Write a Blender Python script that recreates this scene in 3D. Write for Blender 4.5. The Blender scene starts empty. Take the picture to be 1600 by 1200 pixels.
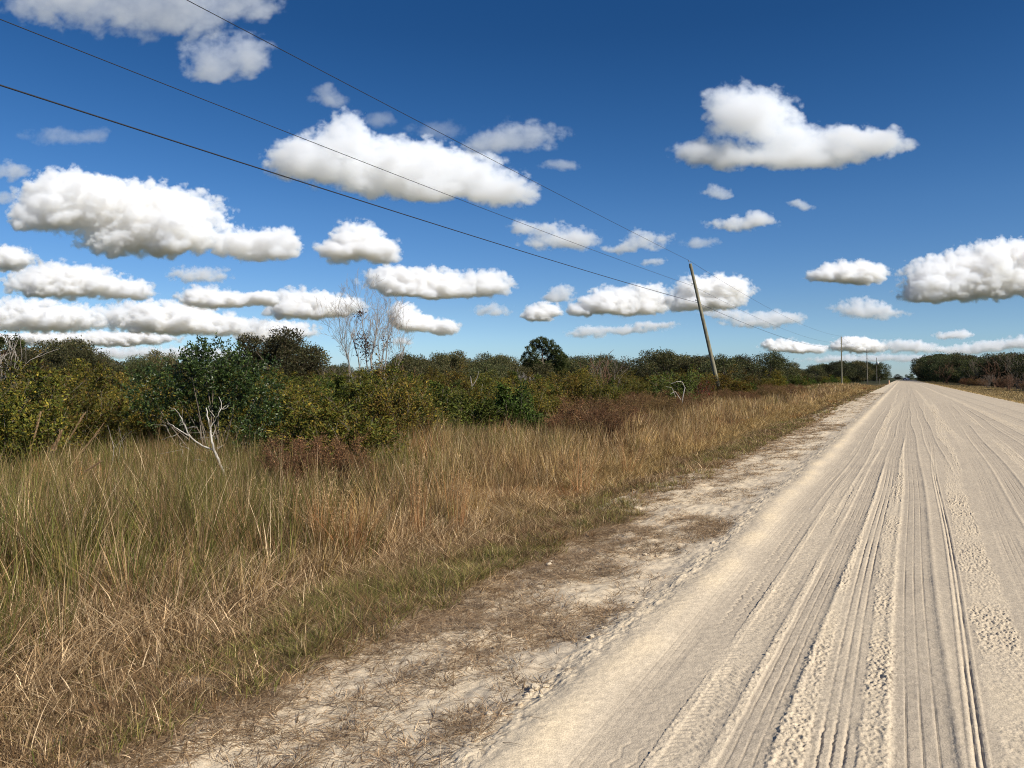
import bpy, math, random
import numpy as np
from math import sin, cos, pi, radians

# ------------------------------------------------------------------ camera, sky, sun
SC = bpy.context.scene
COL = SC.collection
F = 1150.0                       # focal length in pixels of a 1600 px wide frame
YAW = radians(27.95)
PITCH = radians(0.50)
CAMH = 1.6
cam_d = bpy.data.cameras.new("camera")
cam_d.sensor_width = 36.0
cam_d.lens = F / 1600 * 36
cam_d.clip_start = 0.05
cam_d.clip_end = 90000
cam = bpy.data.objects.new("camera", cam_d)
cam.location = (0, 0, CAMH)
cam.rotation_euler = (pi / 2 - PITCH, 0, YAW)
COL.objects.link(cam)
SC.camera = cam

SUN_AZ = radians(104)            # clockwise from the road direction (+Y)
SUN_EL = radians(37)
S = np.array([cos(SUN_EL) * sin(SUN_AZ), cos(SUN_EL) * cos(SUN_AZ), sin(SUN_EL)])
# sky tint by sine of elevation
SKY_T = [(0.0, (0.50, 0.69, 1.15)), (0.04, (0.63, 0.77, 1.05)), (0.09, (0.71, 0.745, 0.91)), (0.21, (0.79, 0.735, 0.835)), (0.42, (0.56, 0.53, 0.625))]
world = bpy.data.worlds.new("World")
SC.world = world
world.use_nodes = True
wn = world.node_tree
wn.nodes.clear()
sky = wn.nodes.new("ShaderNodeTexSky")
sky.sky_type = 'NISHITA'
sky.sun_disc = False
sky.sun_elevation = SUN_EL
sky.sun_rotation = SUN_AZ
sky.altitude = 0
sky.air_density = 1.0
sky.dust_density = 0.0
sky.ozone_density = 4.0
# the deep polarised blue of a clear winter day, paler and bluer (not yellow) towards the horizon
hsv = wn.nodes.new("ShaderNodeHueSaturation")
hsv.inputs["Saturation"].default_value = 1.30
hsv.inputs["Value"].default_value = 1.0
wn.links.new(sky.outputs[0], hsv.inputs["Color"])
tint = wn.nodes.new("ShaderNodeVectorMath"); tint.operation = 'MULTIPLY'
wn.links.new(hsv.outputs[0], tint.inputs[0])
wtc = wn.nodes.new("ShaderNodeTexCoord")
wsep = wn.nodes.new("ShaderNodeSeparateXYZ")
wn.links.new(wtc.outputs["Generated"], wsep.inputs[0])
wrmp = wn.nodes.new("ShaderNodeValToRGB")
we = wrmp.color_ramp.elements
we[0].position = SKY_T[0][0]; we[0].color = (*SKY_T[0][1], 1)
we[1].position = SKY_T[-1][0]; we[1].color = (*SKY_T[-1][1], 1)
for p_, c_ in SKY_T[1:-1]:
    x = we.new(p_); x.color = (*c_, 1)
wn.links.new(wsep.outputs[2], wrmp.inputs[0])
wn.links.new(wrmp.outputs[0], tint.inputs[1])
bg = wn.nodes.new("ShaderNodeBackground")
bg.inputs[1].default_value = 0.088
wo = wn.nodes.new("ShaderNodeOutputWorld")
wn.links.new(tint.outputs[0], bg.inputs[0])
wn.links.new(bg.outputs[0], wo.inputs[0])

sun_d = bpy.data.lights.new("sun", 'SUN')
sun_d.energy = 5.0
sun_d.angle = radians(0.55)
sun_d.color = (1.0, 0.93, 0.81)
sun = bpy.data.objects.new("sun", sun_d)
COL.objects.link(sun)
from mathutils import Vector
sun.rotation_euler = Vector(S).to_track_quat('Z', 'Y').to_euler()

SC.view_settings.view_transform = 'Standard'
SC.view_settings.look = 'None'
SC.view_settings.exposure = 0.32
SC.view_settings.gamma = 1.0
SC.view_settings.use_curve_mapping = False
SC.render.engine = 'CYCLES'
SC.cycles.max_bounces = 16
SC.cycles.volume_bounces = 16
SC.cycles.diffuse_bounces = 3
SC.cycles.glossy_bounces = 2
SC.cycles.transmission_bounces = 3
SC.cycles.transparent_max_bounces = 12
SC.cycles.use_denoising = True
SC.cycles.denoiser = 'OPENIMAGEDENOISE'
SC.cycles.denoising_input_passes = 'RGB_ALBEDO_NORMAL'
SC.cycles.denoising_prefilter = 'NONE'
SC.cycles.sample_clamp_indirect = 3.0
SC.cycles.filter_width = 1.05
SC.cycles.use_adaptive_sampling = True
SC.cycles.adaptive_threshold = 0.012

# ------------------------------------------------------------------ helpers
rng = np.random.default_rng(7)
random.seed(7)
_cf = np.array([-sin(YAW) * cos(PITCH), cos(YAW) * cos(PITCH), -sin(PITCH)])
_cr = np.array([cos(YAW), sin(YAW), 0.0])
_cu = np.cross(_cr, _cf)


def ray(px, py):
    """direction (depth 1 along the view axis) through a photo pixel"""
    px = np.asarray(px, float); py = np.asarray(py, float)
    return _cf + ((px - 800) / F)[..., None] * _cr + ((600 - py) / F)[..., None] * _cu


def P(px, py, Z):
    return np.array([0, 0, CAMH]) + ray(px, py) * np.asarray(Z, float)[..., None]


def depth_xy(x, y):
    return x * _cf[0] + y * _cf[1]


def px_of(x, y):
    z = depth_xy(x, y)
    return 800 + F * (x * _cr[0] + y * _cr[1]) / np.maximum(z, 1e-3)


def _hash(ix, iy, seed):
    h = (ix.astype(np.int64) * 374761393 + iy.astype(np.int64) * 668265263 + seed * 974634777) & 0xFFFFFFFF
    h = ((h ^ (h >> 13)) * 1274126177) & 0xFFFFFFFF
    return (h ^ (h >> 16)) & 0xFFFFFFFF


def perlin(x, y, seed=0):
    x = np.asarray(x, float); y = np.asarray(y, float)
    xi = np.floor(x); yi = np.floor(y)
    xf = x - xi; yf = y - yi
    u = xf * xf * xf * (xf * (xf * 6 - 15) + 10)
    v = yf * yf * yf * (yf * (yf * 6 - 15) + 10)

    def g(dx, dy):
        a = _hash(xi + dx, yi + dy, seed) * (2 * pi / 4294967296.0)
        return np.cos(a) * (xf - dx) + np.sin(a) * (yf - dy)
    n = (g(0, 0) * (1 - u) + g(1, 0) * u) * (1 - v) + (g(0, 1) * (1 - u) + g(1, 1) * u) * v
    return n * 1.5


def fbm(x, y, octs=4, seed=0, gain=0.5, lac=2.03, billow=False):
    t = 0; a = 1.0; tot = 0
    for o in range(octs):
        n = perlin(x, y, seed + o * 17)
        if billow:
            n = np.abs(n) * 2 - 0.6
        t = t + a * n; tot += a
        a *= gain; x = x * lac + 3.1; y = y * lac + 1.7
    return t / tot


def sstep(a, b, x):
    t = np.clip((x - a) / (b - a), 0, 1)
    return t * t * (3 - 2 * t)


def mesh_np(name, V, quads=None, tris=None, attrs=None, cols=None, smooth=False):
    me = bpy.data.meshes.new(name)
    V = np.asarray(V, np.float32)
    nq = 0 if quads is None else len(quads)
    nt = 0 if tris is None else len(tris)
    loops = []
    if nq: loops.append(np.asarray(quads, np.int32).ravel())
    if nt: loops.append(np.asarray(tris, np.int32).ravel())
    L = np.concatenate(loops)
    starts = np.concatenate([np.arange(nq) * 4, nq * 4 + np.arange(nt) * 3]).astype(np.int32)
    me.vertices.add(len(V)); me.loops.add(len(L)); me.polygons.add(nq + nt)
    me.vertices.foreach_set("co", V.ravel())
    me.loops.foreach_set("vertex_index", L)
    me.polygons.foreach_set("loop_start", starts)
    if smooth:
        me.polygons.foreach_set("use_smooth", np.ones(nq + nt, bool))
    else:
        me.polygons.foreach_set("use_smooth", np.zeros(nq + nt, bool))
    if cols is not None:
        a = me.attributes.new("col", 'FLOAT_COLOR', 'POINT')
        c = np.ones((len(V), 4), np.float32); c[:, :3] = cols
        a.data.foreach_set("color", c.ravel())
    for k, val in (attrs or {}).items():
        a = me.attributes.new(k, 'FLOAT', 'POINT')
        a.data.foreach_set("value", np.asarray(val, np.float32).ravel())
    me.update(calc_edges=True)
    return me


def link(name, me, mat=None, parent=None, kind=None, label=None, cat=None, group=None):
    o = bpy.data.objects.new(name, me)
    COL.objects.link(o)
    if mat is not None and me is not None and not me.materials:
        me.materials.append(mat)
    if parent is not None: o.parent = parent
    if kind: o["kind"] = kind
    tag(o, label, cat, group)
    return o


def tag(o, label=None, cat=None, group=None):
    if label: o["label"] = label
    if cat: o["category"] = cat
    if group: o["group"] = group
    return o


def thing(name, loc, label, cat, group=None, rz=0.0):
    o = bpy.data.objects.new(name, None)
    COL.objects.link(o)
    o.empty_display_size = 0.2
    o.location = loc
    o.rotation_euler = (0, 0, rz)
    return tag(o, label, cat, group)


def dup(root, loc, rz=0.0, sc=1.0, label=None, group=None):
    r = root.copy(); COL.objects.link(r)
    r.location = loc; r.rotation_euler = (0, 0, rz)
    r.scale = sc if hasattr(sc, '__len__') else (sc, sc, sc)
    if label: r["label"] = label
    if group: r["group"] = group
    for ch in list(root.children):
        c = ch.copy(); COL.objects.link(c); c.parent = r
        for g in ch.children:
            d = g.copy(); COL.objects.link(d); d.parent = c
    return r


def unit(a):
    return a / np.maximum(np.linalg.norm(a, axis=-1, keepdims=True), 1e-9)


# ------------------------------------------------------------------ materials
def nmat(name):
    m = bpy.data.materials.new(name); m.use_nodes = True
    nt = m.node_tree; nt.nodes.clear()
    out = nt.nodes.new("ShaderNodeOutputMaterial")
    return m, nt, out


def N(nt, t, **kw):
    n = nt.nodes.new(t)
    for k, v in kw.items():
        setattr(n, k, v)
    return n


def leaf_mat(name, rough=0.55, spec=0.25, trans=0.25, objvar=0.25, tint=(1.25, 1.15, 0.6)):
    """two-sided foliage: per-leaf colour attribute, small per-plant variation, light through the blade"""
    m, nt, out = nmat(name)
    at = N(nt, "ShaderNodeAttribute", attribute_name="col")
    oi = N(nt, "ShaderNodeObjectInfo")
    mr = N(nt, "ShaderNodeMapRange")
    mr.inputs[3].default_value = 1 - objvar; mr.inputs[4].default_value = 1 + objvar
    nt.links.new(oi.outputs["Random"], mr.inputs[0])
    hs = N(nt, "ShaderNodeHueSaturation")
    mh = N(nt, "ShaderNodeMapRange")
    mh.inputs[3].default_value = 0.5 - 0.06 * objvar; mh.inputs[4].default_value = 0.5 + 0.06 * objvar
    mul = N(nt, "ShaderNodeMath", operation='FRACT')
    m7 = N(nt, "ShaderNodeMath", operation='MULTIPLY'); m7.inputs[1].default_value = 7.31
    nt.links.new(oi.outputs["Random"], m7.inputs[0]); nt.links.new(m7.outputs[0], mul.inputs[0])
    nt.links.new(mul.outputs[0], mh.inputs[0])
    nt.links.new(mh.outputs[0], hs.inputs["Hue"]); nt.links.new(mr.outputs[0], hs.inputs["Value"])
    nt.links.new(at.outputs["Color"], hs.inputs["Color"])
    bs = N(nt, "ShaderNodeBsdfPrincipled")
    bs.inputs["Roughness"].default_value = rough
    bs.inputs["Specular IOR Level"].default_value = spec
    nt.links.new(hs.outputs[0], bs.inputs["Base Color"])
    tr = N(nt, "ShaderNodeBsdfTranslucent")
    vm = N(nt, "ShaderNodeVectorMath", operation='MULTIPLY'); vm.inputs[1].default_value = tint
    nt.links.new(hs.outputs[0], vm.inputs[0]); nt.links.new(vm.outputs[0], tr.inputs["Color"])
    mx = N(nt, "ShaderNodeMixShader"); mx.inputs[0].default_value = trans
    nt.links.new(bs.outputs[0], mx.inputs[1]); nt.links.new(tr.outputs[0], mx.inputs[2])
    nt.links.new(mx.outputs[0], out.inputs[0])
    return m


def bark_mat(name, c1, c2, scale=8.0, stretch=(1, 1, 0.25), bump=0.4, rough=0.85):
    m, nt, out = nmat(name)
    tc = N(nt, "ShaderNodeTexCoord")
    mp = N(nt, "ShaderNodeMapping"); mp.inputs["Scale"].default_value = stretch
    nt.links.new(tc.outputs["Object"], mp.inputs[0])
    no = N(nt, "ShaderNodeTexNoise"); no.inputs["Scale"].default_value = scale; no.inputs["Detail"].default_value = 6
    nt.links.new(mp.outputs[0], no.inputs["Vector"])
    cr = N(nt, "ShaderNodeValToRGB")
    cr.color_ramp.elements[0].position = 0.35; cr.color_ramp.elements[0].color = (*c1, 1)
    cr.color_ramp.elements[1].position = 0.65; cr.color_ramp.elements[1].color = (*c2, 1)
    nt.links.new(no.outputs[0], cr.inputs[0])
    bs = N(nt, "ShaderNodeBsdfPrincipled"); bs.inputs["Roughness"].default_value = rough
    bs.inputs["Specular IOR Level"].default_value = 0.2
    nt.links.new(cr.outputs[0], bs.inputs["Base Color"])
    bp = N(nt, "ShaderNodeBump"); bp.inputs["Strength"].default_value = bump; bp.inputs["Distance"].default_value = 0.02
    nt.links.new(no.outputs[0], bp.inputs["Height"]); nt.links.new(bp.outputs[0], bs.inputs["Normal"])
    nt.links.new(bs.outputs[0], out.inputs[0])
    return m


def plain_mat(name, c, rough=0.6, metal=0.0, spec=0.3):
    m, nt, out = nmat(name)
    bs = N(nt, "ShaderNodeBsdfPrincipled")
    no = N(nt, "ShaderNodeTexNoise"); no.inputs["Scale"].default_value = 12; no.inputs["Detail"].default_value = 5
    mx = N(nt, "ShaderNodeMix", data_type='RGBA')
    mx.inputs[6].default_value = (*[v * 0.8 for v in c], 1); mx.inputs[7].default_value = (*[min(1, v * 1.15) for v in c], 1)
    nt.links.new(no.outputs[0], mx.inputs[0]); nt.links.new(mx.outputs[2], bs.inputs["Base Color"])
    bs.inputs["Roughness"].default_value = rough; bs.inputs["Metallic"].default_value = metal
    bs.inputs["Specular IOR Level"].default_value = spec
    nt.links.new(bs.outputs[0], out.inputs[0])
    return m


def sand_mat():
    m, nt, out = nmat("sand")
    at = N(nt, "ShaderNodeAttribute", attribute_name="tone")
    geo = N(nt, "ShaderNodeNewGeometry")
    n1 = N(nt, "ShaderNodeTexNoise"); n1.inputs["Scale"].default_value = 1.3; n1.inputs["Detail"].default_value = 6
    n2 = N(nt, "ShaderNodeTexNoise"); n2.inputs["Scale"].default_value = 140; n2.inputs["Detail"].default_value = 3
    n3 = N(nt, "ShaderNodeTexNoise"); n3.inputs["Scale"].default_value = 22; n3.inputs["Detail"].default_value = 5
    for n in (n1, n2, n3):
        nt.links.new(geo.outputs["Position"], n.inputs["Vector"])
    a1 = N(nt, "ShaderNodeMath", operation='MULTIPLY_ADD'); a1.inputs[1].default_value = 0.5
    nt.links.new(n1.outputs[0], a1.inputs[0]); nt.links.new(at.outputs["Fac"], a1.inputs[2])
    a2 = N(nt, "ShaderNodeMath", operation='SUBTRACT'); a2.inputs[1].default_value = 0.25
    nt.links.new(a1.outputs[0], a2.inputs[0])
    cr = N(nt, "ShaderNodeValToRGB")
    e = cr.color_ramp.elements
    e[0].position = 0.0; e[0].color = (0.41, 0.345, 0.265, 1)      # packed, greyish
    e[1].position = 1.0; e[1].color = (0.74, 0.60, 0.405, 1)        # loose, pale cream
    x = e.new(0.5); x.color = (0.555, 0.465, 0.345, 1)
    nt.links.new(a2.outputs[0], cr.inputs[0])
    # grains
    mr = N(nt, "ShaderNodeMapRange"); mr.inputs[1].default_value = 0.3; mr.inputs[2].default_value = 0.7
    mr.inputs[3].default_value = 0.80; mr.inputs[4].default_value = 1.2
    nt.links.new(n2.outputs[0], mr.inputs[0])
    mr3 = N(nt, "ShaderNodeMapRange"); mr3.inputs[1].default_value = 0.3; mr3.inputs[2].default_value = 0.7
    mr3.inputs[3].default_value = 0.9; mr3.inputs[4].default_value = 1.1
    nt.links.new(n3.outputs[0], mr3.inputs[0])
    mm = N(nt, "ShaderNodeMath", operation='MULTIPLY')
    nt.links.new(mr.outputs[0], mm.inputs[0]); nt.links.new(mr3.outputs[0], mm.inputs[1])
    vm = N(nt, "ShaderNodeVectorMath", operation='SCALE')
    nt.links.new(cr.outputs[0], vm.inputs[0]); nt.links.new(mm.outputs[0], vm.inputs["Scale"])
    bs = N(nt, "ShaderNodeBsdfPrincipled"); bs.inputs["Roughness"].default_value = 0.95
    bs.inputs["Specular IOR Level"].default_value = 0.08
    nt.links.new(vm.outputs[0], bs.inputs["Base Color"])
    ad = N(nt, "ShaderNodeMath", operation='MULTIPLY_ADD'); ad.inputs[1].default_value = 3.0
    nt.links.new(n3.outputs[0], ad.inputs[0]); nt.links.new(n2.outputs[0], ad.inputs[2])
    bp = N(nt, "ShaderNodeBump"); bp.inputs["Strength"].default_value = 0.5; bp.inputs["Distance"].default_value = 0.006
    nt.links.new(ad.outputs[0], bp.inputs["Height"]); nt.links.new(bp.outputs[0], bs.inputs["Normal"])
    nt.links.new(bs.outputs[0], out.inputs[0])
    return m


def soil_mat():
    m, nt, out = nmat("thatch_soil")
    geo = N(nt, "ShaderNodeNewGeometry")
    n1 = N(nt, "ShaderNodeTexNoise"); n1.inputs["Scale"].default_value = 0.35; n1.inputs["Detail"].default_value = 8
    n2 = N(nt, "ShaderNodeTexNoise"); n2.inputs["Scale"].default_value = 9; n2.inputs["Detail"].default_value = 8
    for n in (n1, n2): nt.links.new(geo.outputs["Position"], n.inputs["Vector"])
    cr = N(nt, "ShaderNodeValToRGB"); e = cr.color_ramp.elements
    e[0].position = 0.3; e[0].color = (0.06, 0.05, 0.025, 1); e[1].position = 0.7; e[1].color = (0.2, 0.14, 0.07, 1)
    ad = N(nt, "ShaderNodeMath", operation='ADD'); 
    s2 = N(nt, "ShaderNodeMath", operation='MULTIPLY_ADD'); s2.inputs[1].default_value = 0.6; s2.inputs[2].default_value = -0.3
    nt.links.new(n2.outputs[0], s2.inputs[0]); nt.links.new(n1.outputs[0], ad.inputs[0]); nt.links.new(s2.outputs[0], ad.inputs[1])
    nt.links.new(ad.outputs[0], cr.inputs[0])
    ln = N(nt, "ShaderNodeVectorMath", operation='LENGTH'); nt.links.new(geo.outputs["Position"], ln.inputs[0])
    fr = N(nt, "ShaderNodeMapRange"); fr.inputs[1].default_value = 90; fr.inputs[2].default_value = 350
    nt.links.new(ln.outputs["Value"], fr.inputs[0])
    mxf = N(nt, "ShaderNodeMix", data_type='RGBA'); mxf.inputs[7].default_value = (0.042, 0.046, 0.024, 1)   # leafy scrub all the way out
    nt.links.new(fr.outputs[0], mxf.inputs[0]); nt.links.new(cr.outputs[0], mxf.inputs[6])
    bs = N(nt, "ShaderNodeBsdfPrincipled"); bs.inputs["Roughness"].default_value = 1.0
    bs.inputs["Specular IOR Level"].default_value = 0.05
    nt.links.new(mxf.outputs[2], bs.inputs["Base Color"])
    bp = N(nt, "ShaderNodeBump"); bp.inputs["Strength"].default_value = 0.8; bp.inputs["Distance"].default_value = 0.05
    nt.links.new(n2.outputs[0], bp.inputs["Height"]); nt.links.new(bp.outputs[0], bs.inputs["Normal"])
    nt.links.new(bs.outputs[0], out.inputs[0])
    return m


def cloud_mat(dens):
    """even water-droplet vapour filling a closed cloud body: no surface, only scattering"""
    m, nt, out = nmat("cloud_vapour")
    pv = N(nt, "ShaderNodeVolumeScatter")
    pv.inputs["Color"].default_value = (0.64, 0.69, 0.785, 1)
    pv.inputs["Density"].default_value = dens
    pv.inputs["Anisotropy"].default_value = CLOUD_G
    nt.links.new(pv.outputs[0], out.inputs["Volume"])
    return m


M_SAND = sand_mat()
M_SOIL = soil_mat()
M_GRASS = leaf_mat("grass_blades", rough=0.6, spec=0.2, trans=0.3, objvar=0.0, tint=(1.1, 1.05, 0.8))
M_LEAF = leaf_mat("shrub_leaves", rough=0.6, spec=0.2, trans=0.30, objvar=0.32)
M_GLOSSY = leaf_mat("glossy_leaves", rough=0.40, spec=0.42, trans=0.15, objvar=0.1)
M_OAK = leaf_mat("oak_leaves", rough=0.6, spec=0.25, trans=0.25, objvar=0.42)
M_FAR = leaf_mat("far_oak_leaves", rough=0.6, spec=0.25, trans=0.3, objvar=0.6)
M_PINE = leaf_mat("pine_needles", rough=0.55, spec=0.25, trans=0.15, objvar=0.05)
M_TWIG = bark_mat("grey_twig", (0.10, 0.08, 0.06), (0.22, 0.18, 0.14))
M_REDTWIG = bark_mat("brown_twig", (0.10, 0.055, 0.035), (0.2, 0.11, 0.065))
M_WHITE = bark_mat("bleached_wood", (0.22, 0.195, 0.16), (0.54, 0.50, 0.44), scale=14, bump=0.3)
M_PALEBARK = bark_mat("pale_bark", (0.17, 0.145, 0.12), (0.38, 0.34, 0.30), scale=5)
M_BARK = bark_mat("brown_bark", (0.07, 0.055, 0.04), (0.2, 0.16, 0.12), scale=6)
M_POLE = bark_mat("weathered_pole", (0.135, 0.125, 0.085), (0.29, 0.265, 0.185), scale=5, stretch=(4, 4, 0.12), bump=0.5)
M_POLED = bark_mat("dark_pole", (0.10, 0.09, 0.07), (0.22, 0.20, 0.16), scale=5, stretch=(4, 4, 0.12), bump=0.3)
M_WIRE = plain_mat("dark_wire", (0.03, 0.03, 0.035), 0.5)
M_PORC = plain_mat("grey_porcelain", (0.35, 0.35, 0.36), 0.3)
M_STEEL = plain_mat("galvanised_steel", (0.3, 0.3, 0.3), 0.5, 0.6)
M_STONE = None


# ------------------------------------------------------------------ terrain
def track_wobble(y):
    return 0.05 * np.sin(y * 0.11 + 0.4) + 0.03 * np.sin(y * 0.31 + 2)


def base_height(x, y):
    """the lie of the land: road crown, berm on the left edge, sandy shoulder, shallow ditch, flat scrub"""
    x = np.asarray(x, float); y = np.asarray(y, float)
    w = 0.10 * fbm(y * 0.35, x * 0.0 + 3.3, 3, 5)
    xl = x + w
    z = -0.012 * np.clip(np.abs(x - 2.4) - 1.0, 0, 3) ** 1.2
    z = z + 0.045 * np.exp(-((xl + 1.42) / 0.19) ** 2)                 # berm
    z = z - 0.035 * sstep(-1.55, -1.95, xl)                              # step off the berm
    z = z - 0.05 * sstep(-1.9, -3.2, xl)
    z = z - 0.32 * sstep(-3.0, -5.4, xl)
    far = sstep(-2.2, -8, x)
    z = z + far * 0.12 * fbm(x * 0.12, y * 0.12, 3, 11)
    z = z - 0.25 * sstep(6.4, 9.0, x) + 0.05 * np.exp(-((x - 6.45) / 0.25) ** 2)
    return z


def shoulder_bumps(x, y):
    m = sstep(-1.5, -1.9, x) * sstep(-4.4, -3.6, x)
    r = fbm(x * 2.2, y * 1.6, 4, 21) * 0.05 + fbm(x * 9, y * 7, 3, 23) * 0.014
    return m * r


# tyre tracks: x at y=0, drift per metre, width, kind, first y, last y
TRACKS = [
    (1.05, 0.028, 0.24, 'rib', 0, 60), (1.45, 0.03, 0.25, 'lug', 0, 70), (1.9, 0.02, 0.3, 'rib', 0, 200),
    (2.6, 0.01, 0.26, 'rib', 0, 300), (3.3, 0.0, 0.3, 'lug', 0, 300), (3.9, -0.002, 0.26, 'rib', 0, 300), (4.7, 0.0, 0.3, 'rib', 0, 300),
    (-1.12, 0.012, 0.23, 'zig', 0, 70), (-1.24, 0.010, 0.16, 'faint', 0, 45), (-0.90, 0.014, 0.20, 'chev', 0, 60),
    (-1.0, 0.013, 0.05, 'clod', 0, 50),
    (-0.47, 0.004, 0.26, 'lug', 0, 16), (-0.30, 0.006, 0.20, 'ribzig', 0, 80),
    (-0.66, 0.016, 0.20, 'rib', 0, 120), (-0.775, 0.016, 0.05, 'clod', 0, 30),
    (-0.14, 0.006, 0.17, 'lug', 0, 40), (0.06, 0.004, 0.25, 'rib', 0, 200),
    (0.235, 0.018, 0.06, 'groove2', 0, 80), (0.36, 0.026, 0.25, 'lug', 0, 60),
    (0.66, 0.03, 0.18, 'faint', 0, 60), (-0.35, 0.012, 0.22, 'rib', 10, 160), (0.85, -0.006, 0.22, 'faint', 12, 140),
    (-0.9, 0.006, 0.22, 'rib', 9, 140), (2.3, -0.006, 0.22, 'faint', 16, 190), (1.2, 0.003, 0.2, 'lug', 16, 120), (-0.5, 0.0, 0.15, 'lug', 16, 120),
    (0.55, 0.004, 0.22, 'rib', 14, 300), (1.6, 0.004, 0.24, 'faint', 20, 300),
]


def track_height(x, y):
    """relief pressed into the sand by tyres and how loose the sand is there"""
    z = np.zeros_like(x)
    loose = np.full_like(x, 0.24)
    rough = fbm(x * 28, y * 22, 3, 41)
    rough2 = fbm(x * 60, y * 45, 2, 43)
    crumb = fbm(x * 46 + y * 9, y * 30 - x * 12, 3, 47, gain=0.6)
    z += 0.0035 * fbm(x * 6, y * 1.2, 3, 45) + 0.0012 * rough
    wob = track_wobble(y)
    for i, (x0, dr, w, kind, y0, y1) in enumerate(TRACKS):
        xc = x0 + dr * y + wob * (0.4 + 0.3 * sin(i * 2.1)) + 0.02 * np.sin(y * 0.5 + i * 1.7)
        t = (x - xc) / (w * 0.5)
        edge = t + 0.25 * perlin(y * 5, x * 0 + i * 3.3, 60 + i) * (1.0 if kind in ('lug', 'clod') else 0.15)
        m = (1 - sstep(0.82, 1.08, np.abs(edge))) * sstep(y0 - 0.01, y0 + 0.8 + 0.6 * y0, y) * (1 - sstep(y1 * 0.8, y1, y))
        if not np.any(m > 0):
            continue
        fadeout = np.clip(0.62 + 0.75 * perlin(y * 0.8, x * 0 + i * 9.1, 90 + i) + 0.35 * perlin(y * 2.3, x * 2, 95 + i), 0.05, 1.15)
        if kind == 'rib':
            rb = np.abs(((t * 0.5 + 0.5) * 4.0) % 1.0 - 0.5)
            h = -0.007 - 0.008 * sstep(0.40, 0.49, rb) + 0.0012 * rough; lo = 0.12
        elif kind == 'ribzig':
            rb = np.abs(((t * 0.5 + 0.5) * 4.0 + 0.10 * perlin(y * 26, x * 4, 66)) % 1.0 - 0.5)
            h = -0.006 - 0.012 * sstep(0.3, 0.46, rb) + 0.004 * rough; lo = 0.3
        elif kind == 'zig':
            rb = np.abs(((t * 0.5 + 0.5) * 3.0 + 0.16 * np.arcsin(np.sin(y * 60 + 5 * perlin(y * 3, x * 0, 67))) / 1.57) % 1.0 - 0.5)
            h = -0.006 - 0.007 * sstep(0.36, 0.48, rb) + 0.0012 * rough; lo = 0.22
        elif kind == 'chev':
            ph = y / 0.045 + np.abs(t) * 1.6 + 0.5 * rough
            h = -0.004 + 0.007 * np.sin(2 * pi * ph) * (0.5 + 0.5 * rough2) + 0.006 * rough; lo = 0.42
        elif kind == 'lug':
            ph = y / 0.06 + t * 0.8 + 1.1 * rough
            h = 0.0055 * np.sin(2 * pi * ph) * np.clip(0.6 + rough2 + 0.6 * rough, 0, 1.2) + 0.021 * crumb + 0.007 * rough2 + 0.003; lo = 0.50
        elif kind == 'clod':
            h = 0.021 * np.clip(crumb + 0.4 * rough2, 0, 1) + 0.005; lo = 0.42
        elif kind == 'groove2':
            h = 0.004 - 0.014 * np.exp(-((t - 0.45) / 0.22) ** 2) - 0.012 * np.exp(-((t + 0.45) / 0.22) ** 2); lo = 0.4
        else:
            rb = np.abs(((t * 0.5 + 0.5) * 4.0) % 1.0 - 0.5)
            h = -0.004 - 0.004 * sstep(0.38, 0.5, rb); lo = 0.2
        z = z * (1 - m) + (z * 0.3 + h * fadeout) * m
        # sand squeezed up beside the track
        z += 0.006 * np.exp(-((np.abs(t) - 1.18) / 0.16) ** 2) * (kind in ('rib', 'groove2')) * sstep(y0, y0 + 1, y) * (1 - sstep(y1 * 0.8, y1, y))
        loose = loose * (1 - m) + lo * m
    return z, loose


def road_grid(xs, ys, drop=0.0):
    X, Y = np.meshgrid(xs, ys)
    Z = base_height(X, Y)
    inroad = sstep(-1.36, -1.22, X) * (1 - sstep(6.0, 6.3, X))
    th, lo = track_height(X, Y)
    Z = Z + 0.82 * th * inroad + shoulder_bumps(X, Y) + drop
    Z = Z + (1 - inroad) * 0.003 * fbm(X * 14, Y * 10, 3, 77)
    # crumbling outer lip of the berm
    lip = np.exp(-((X + 0.10 * fbm(Y * 0.35, X * 0.0 + 3.3, 3, 5) + 1.62) / 0.10) ** 2)
    Z = Z + lip * (0.030 * np.clip(fbm(X * 11, Y * 8, 4, 78, gain=0.6) + 0.05, -0.3, 1) + 0.02 * fbm(X * 1.5, Y * 1.8, 2, 79))
    tone = lo * inroad
    w = 0.10 * fbm(Y * 0.35, X * 0.0 + 3.3, 3, 5)
    xl = X + w
    berm = np.exp(-((xl + 1.38) / 0.2) ** 2)
    tone = tone + (1 - inroad) * 0.62
    tone = np.maximum(tone, berm * (0.66 + 0.35 * fbm(Y * 1.3, X, 2, 31)))
    gut = np.exp(-((xl + 1.85) / 0.16) ** 2) * (0.6 + 0.6 * fbm(Y * 0.9, X * 2, 2, 33))
    tone = tone - 0.33 * gut
    # edges dive under the soil
    e = sstep(-3.75, -4.1, X) + sstep(7.2, 7.5, X)
    Z = Z - 0.12 * np.clip(e, 0, 1)
    ny, nx = X.shape
    idx = np.arange(nx * ny).reshape(ny, nx)
    q = np.stack([idx[:-1, :-1], idx[:-1, 1:], idx[1:, 1:], idx[1:, :-1]], -1).reshape(-1, 4)
    return np.stack([X, Y, Z], -1).reshape(-1, 3), q, tone.ravel()


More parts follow.
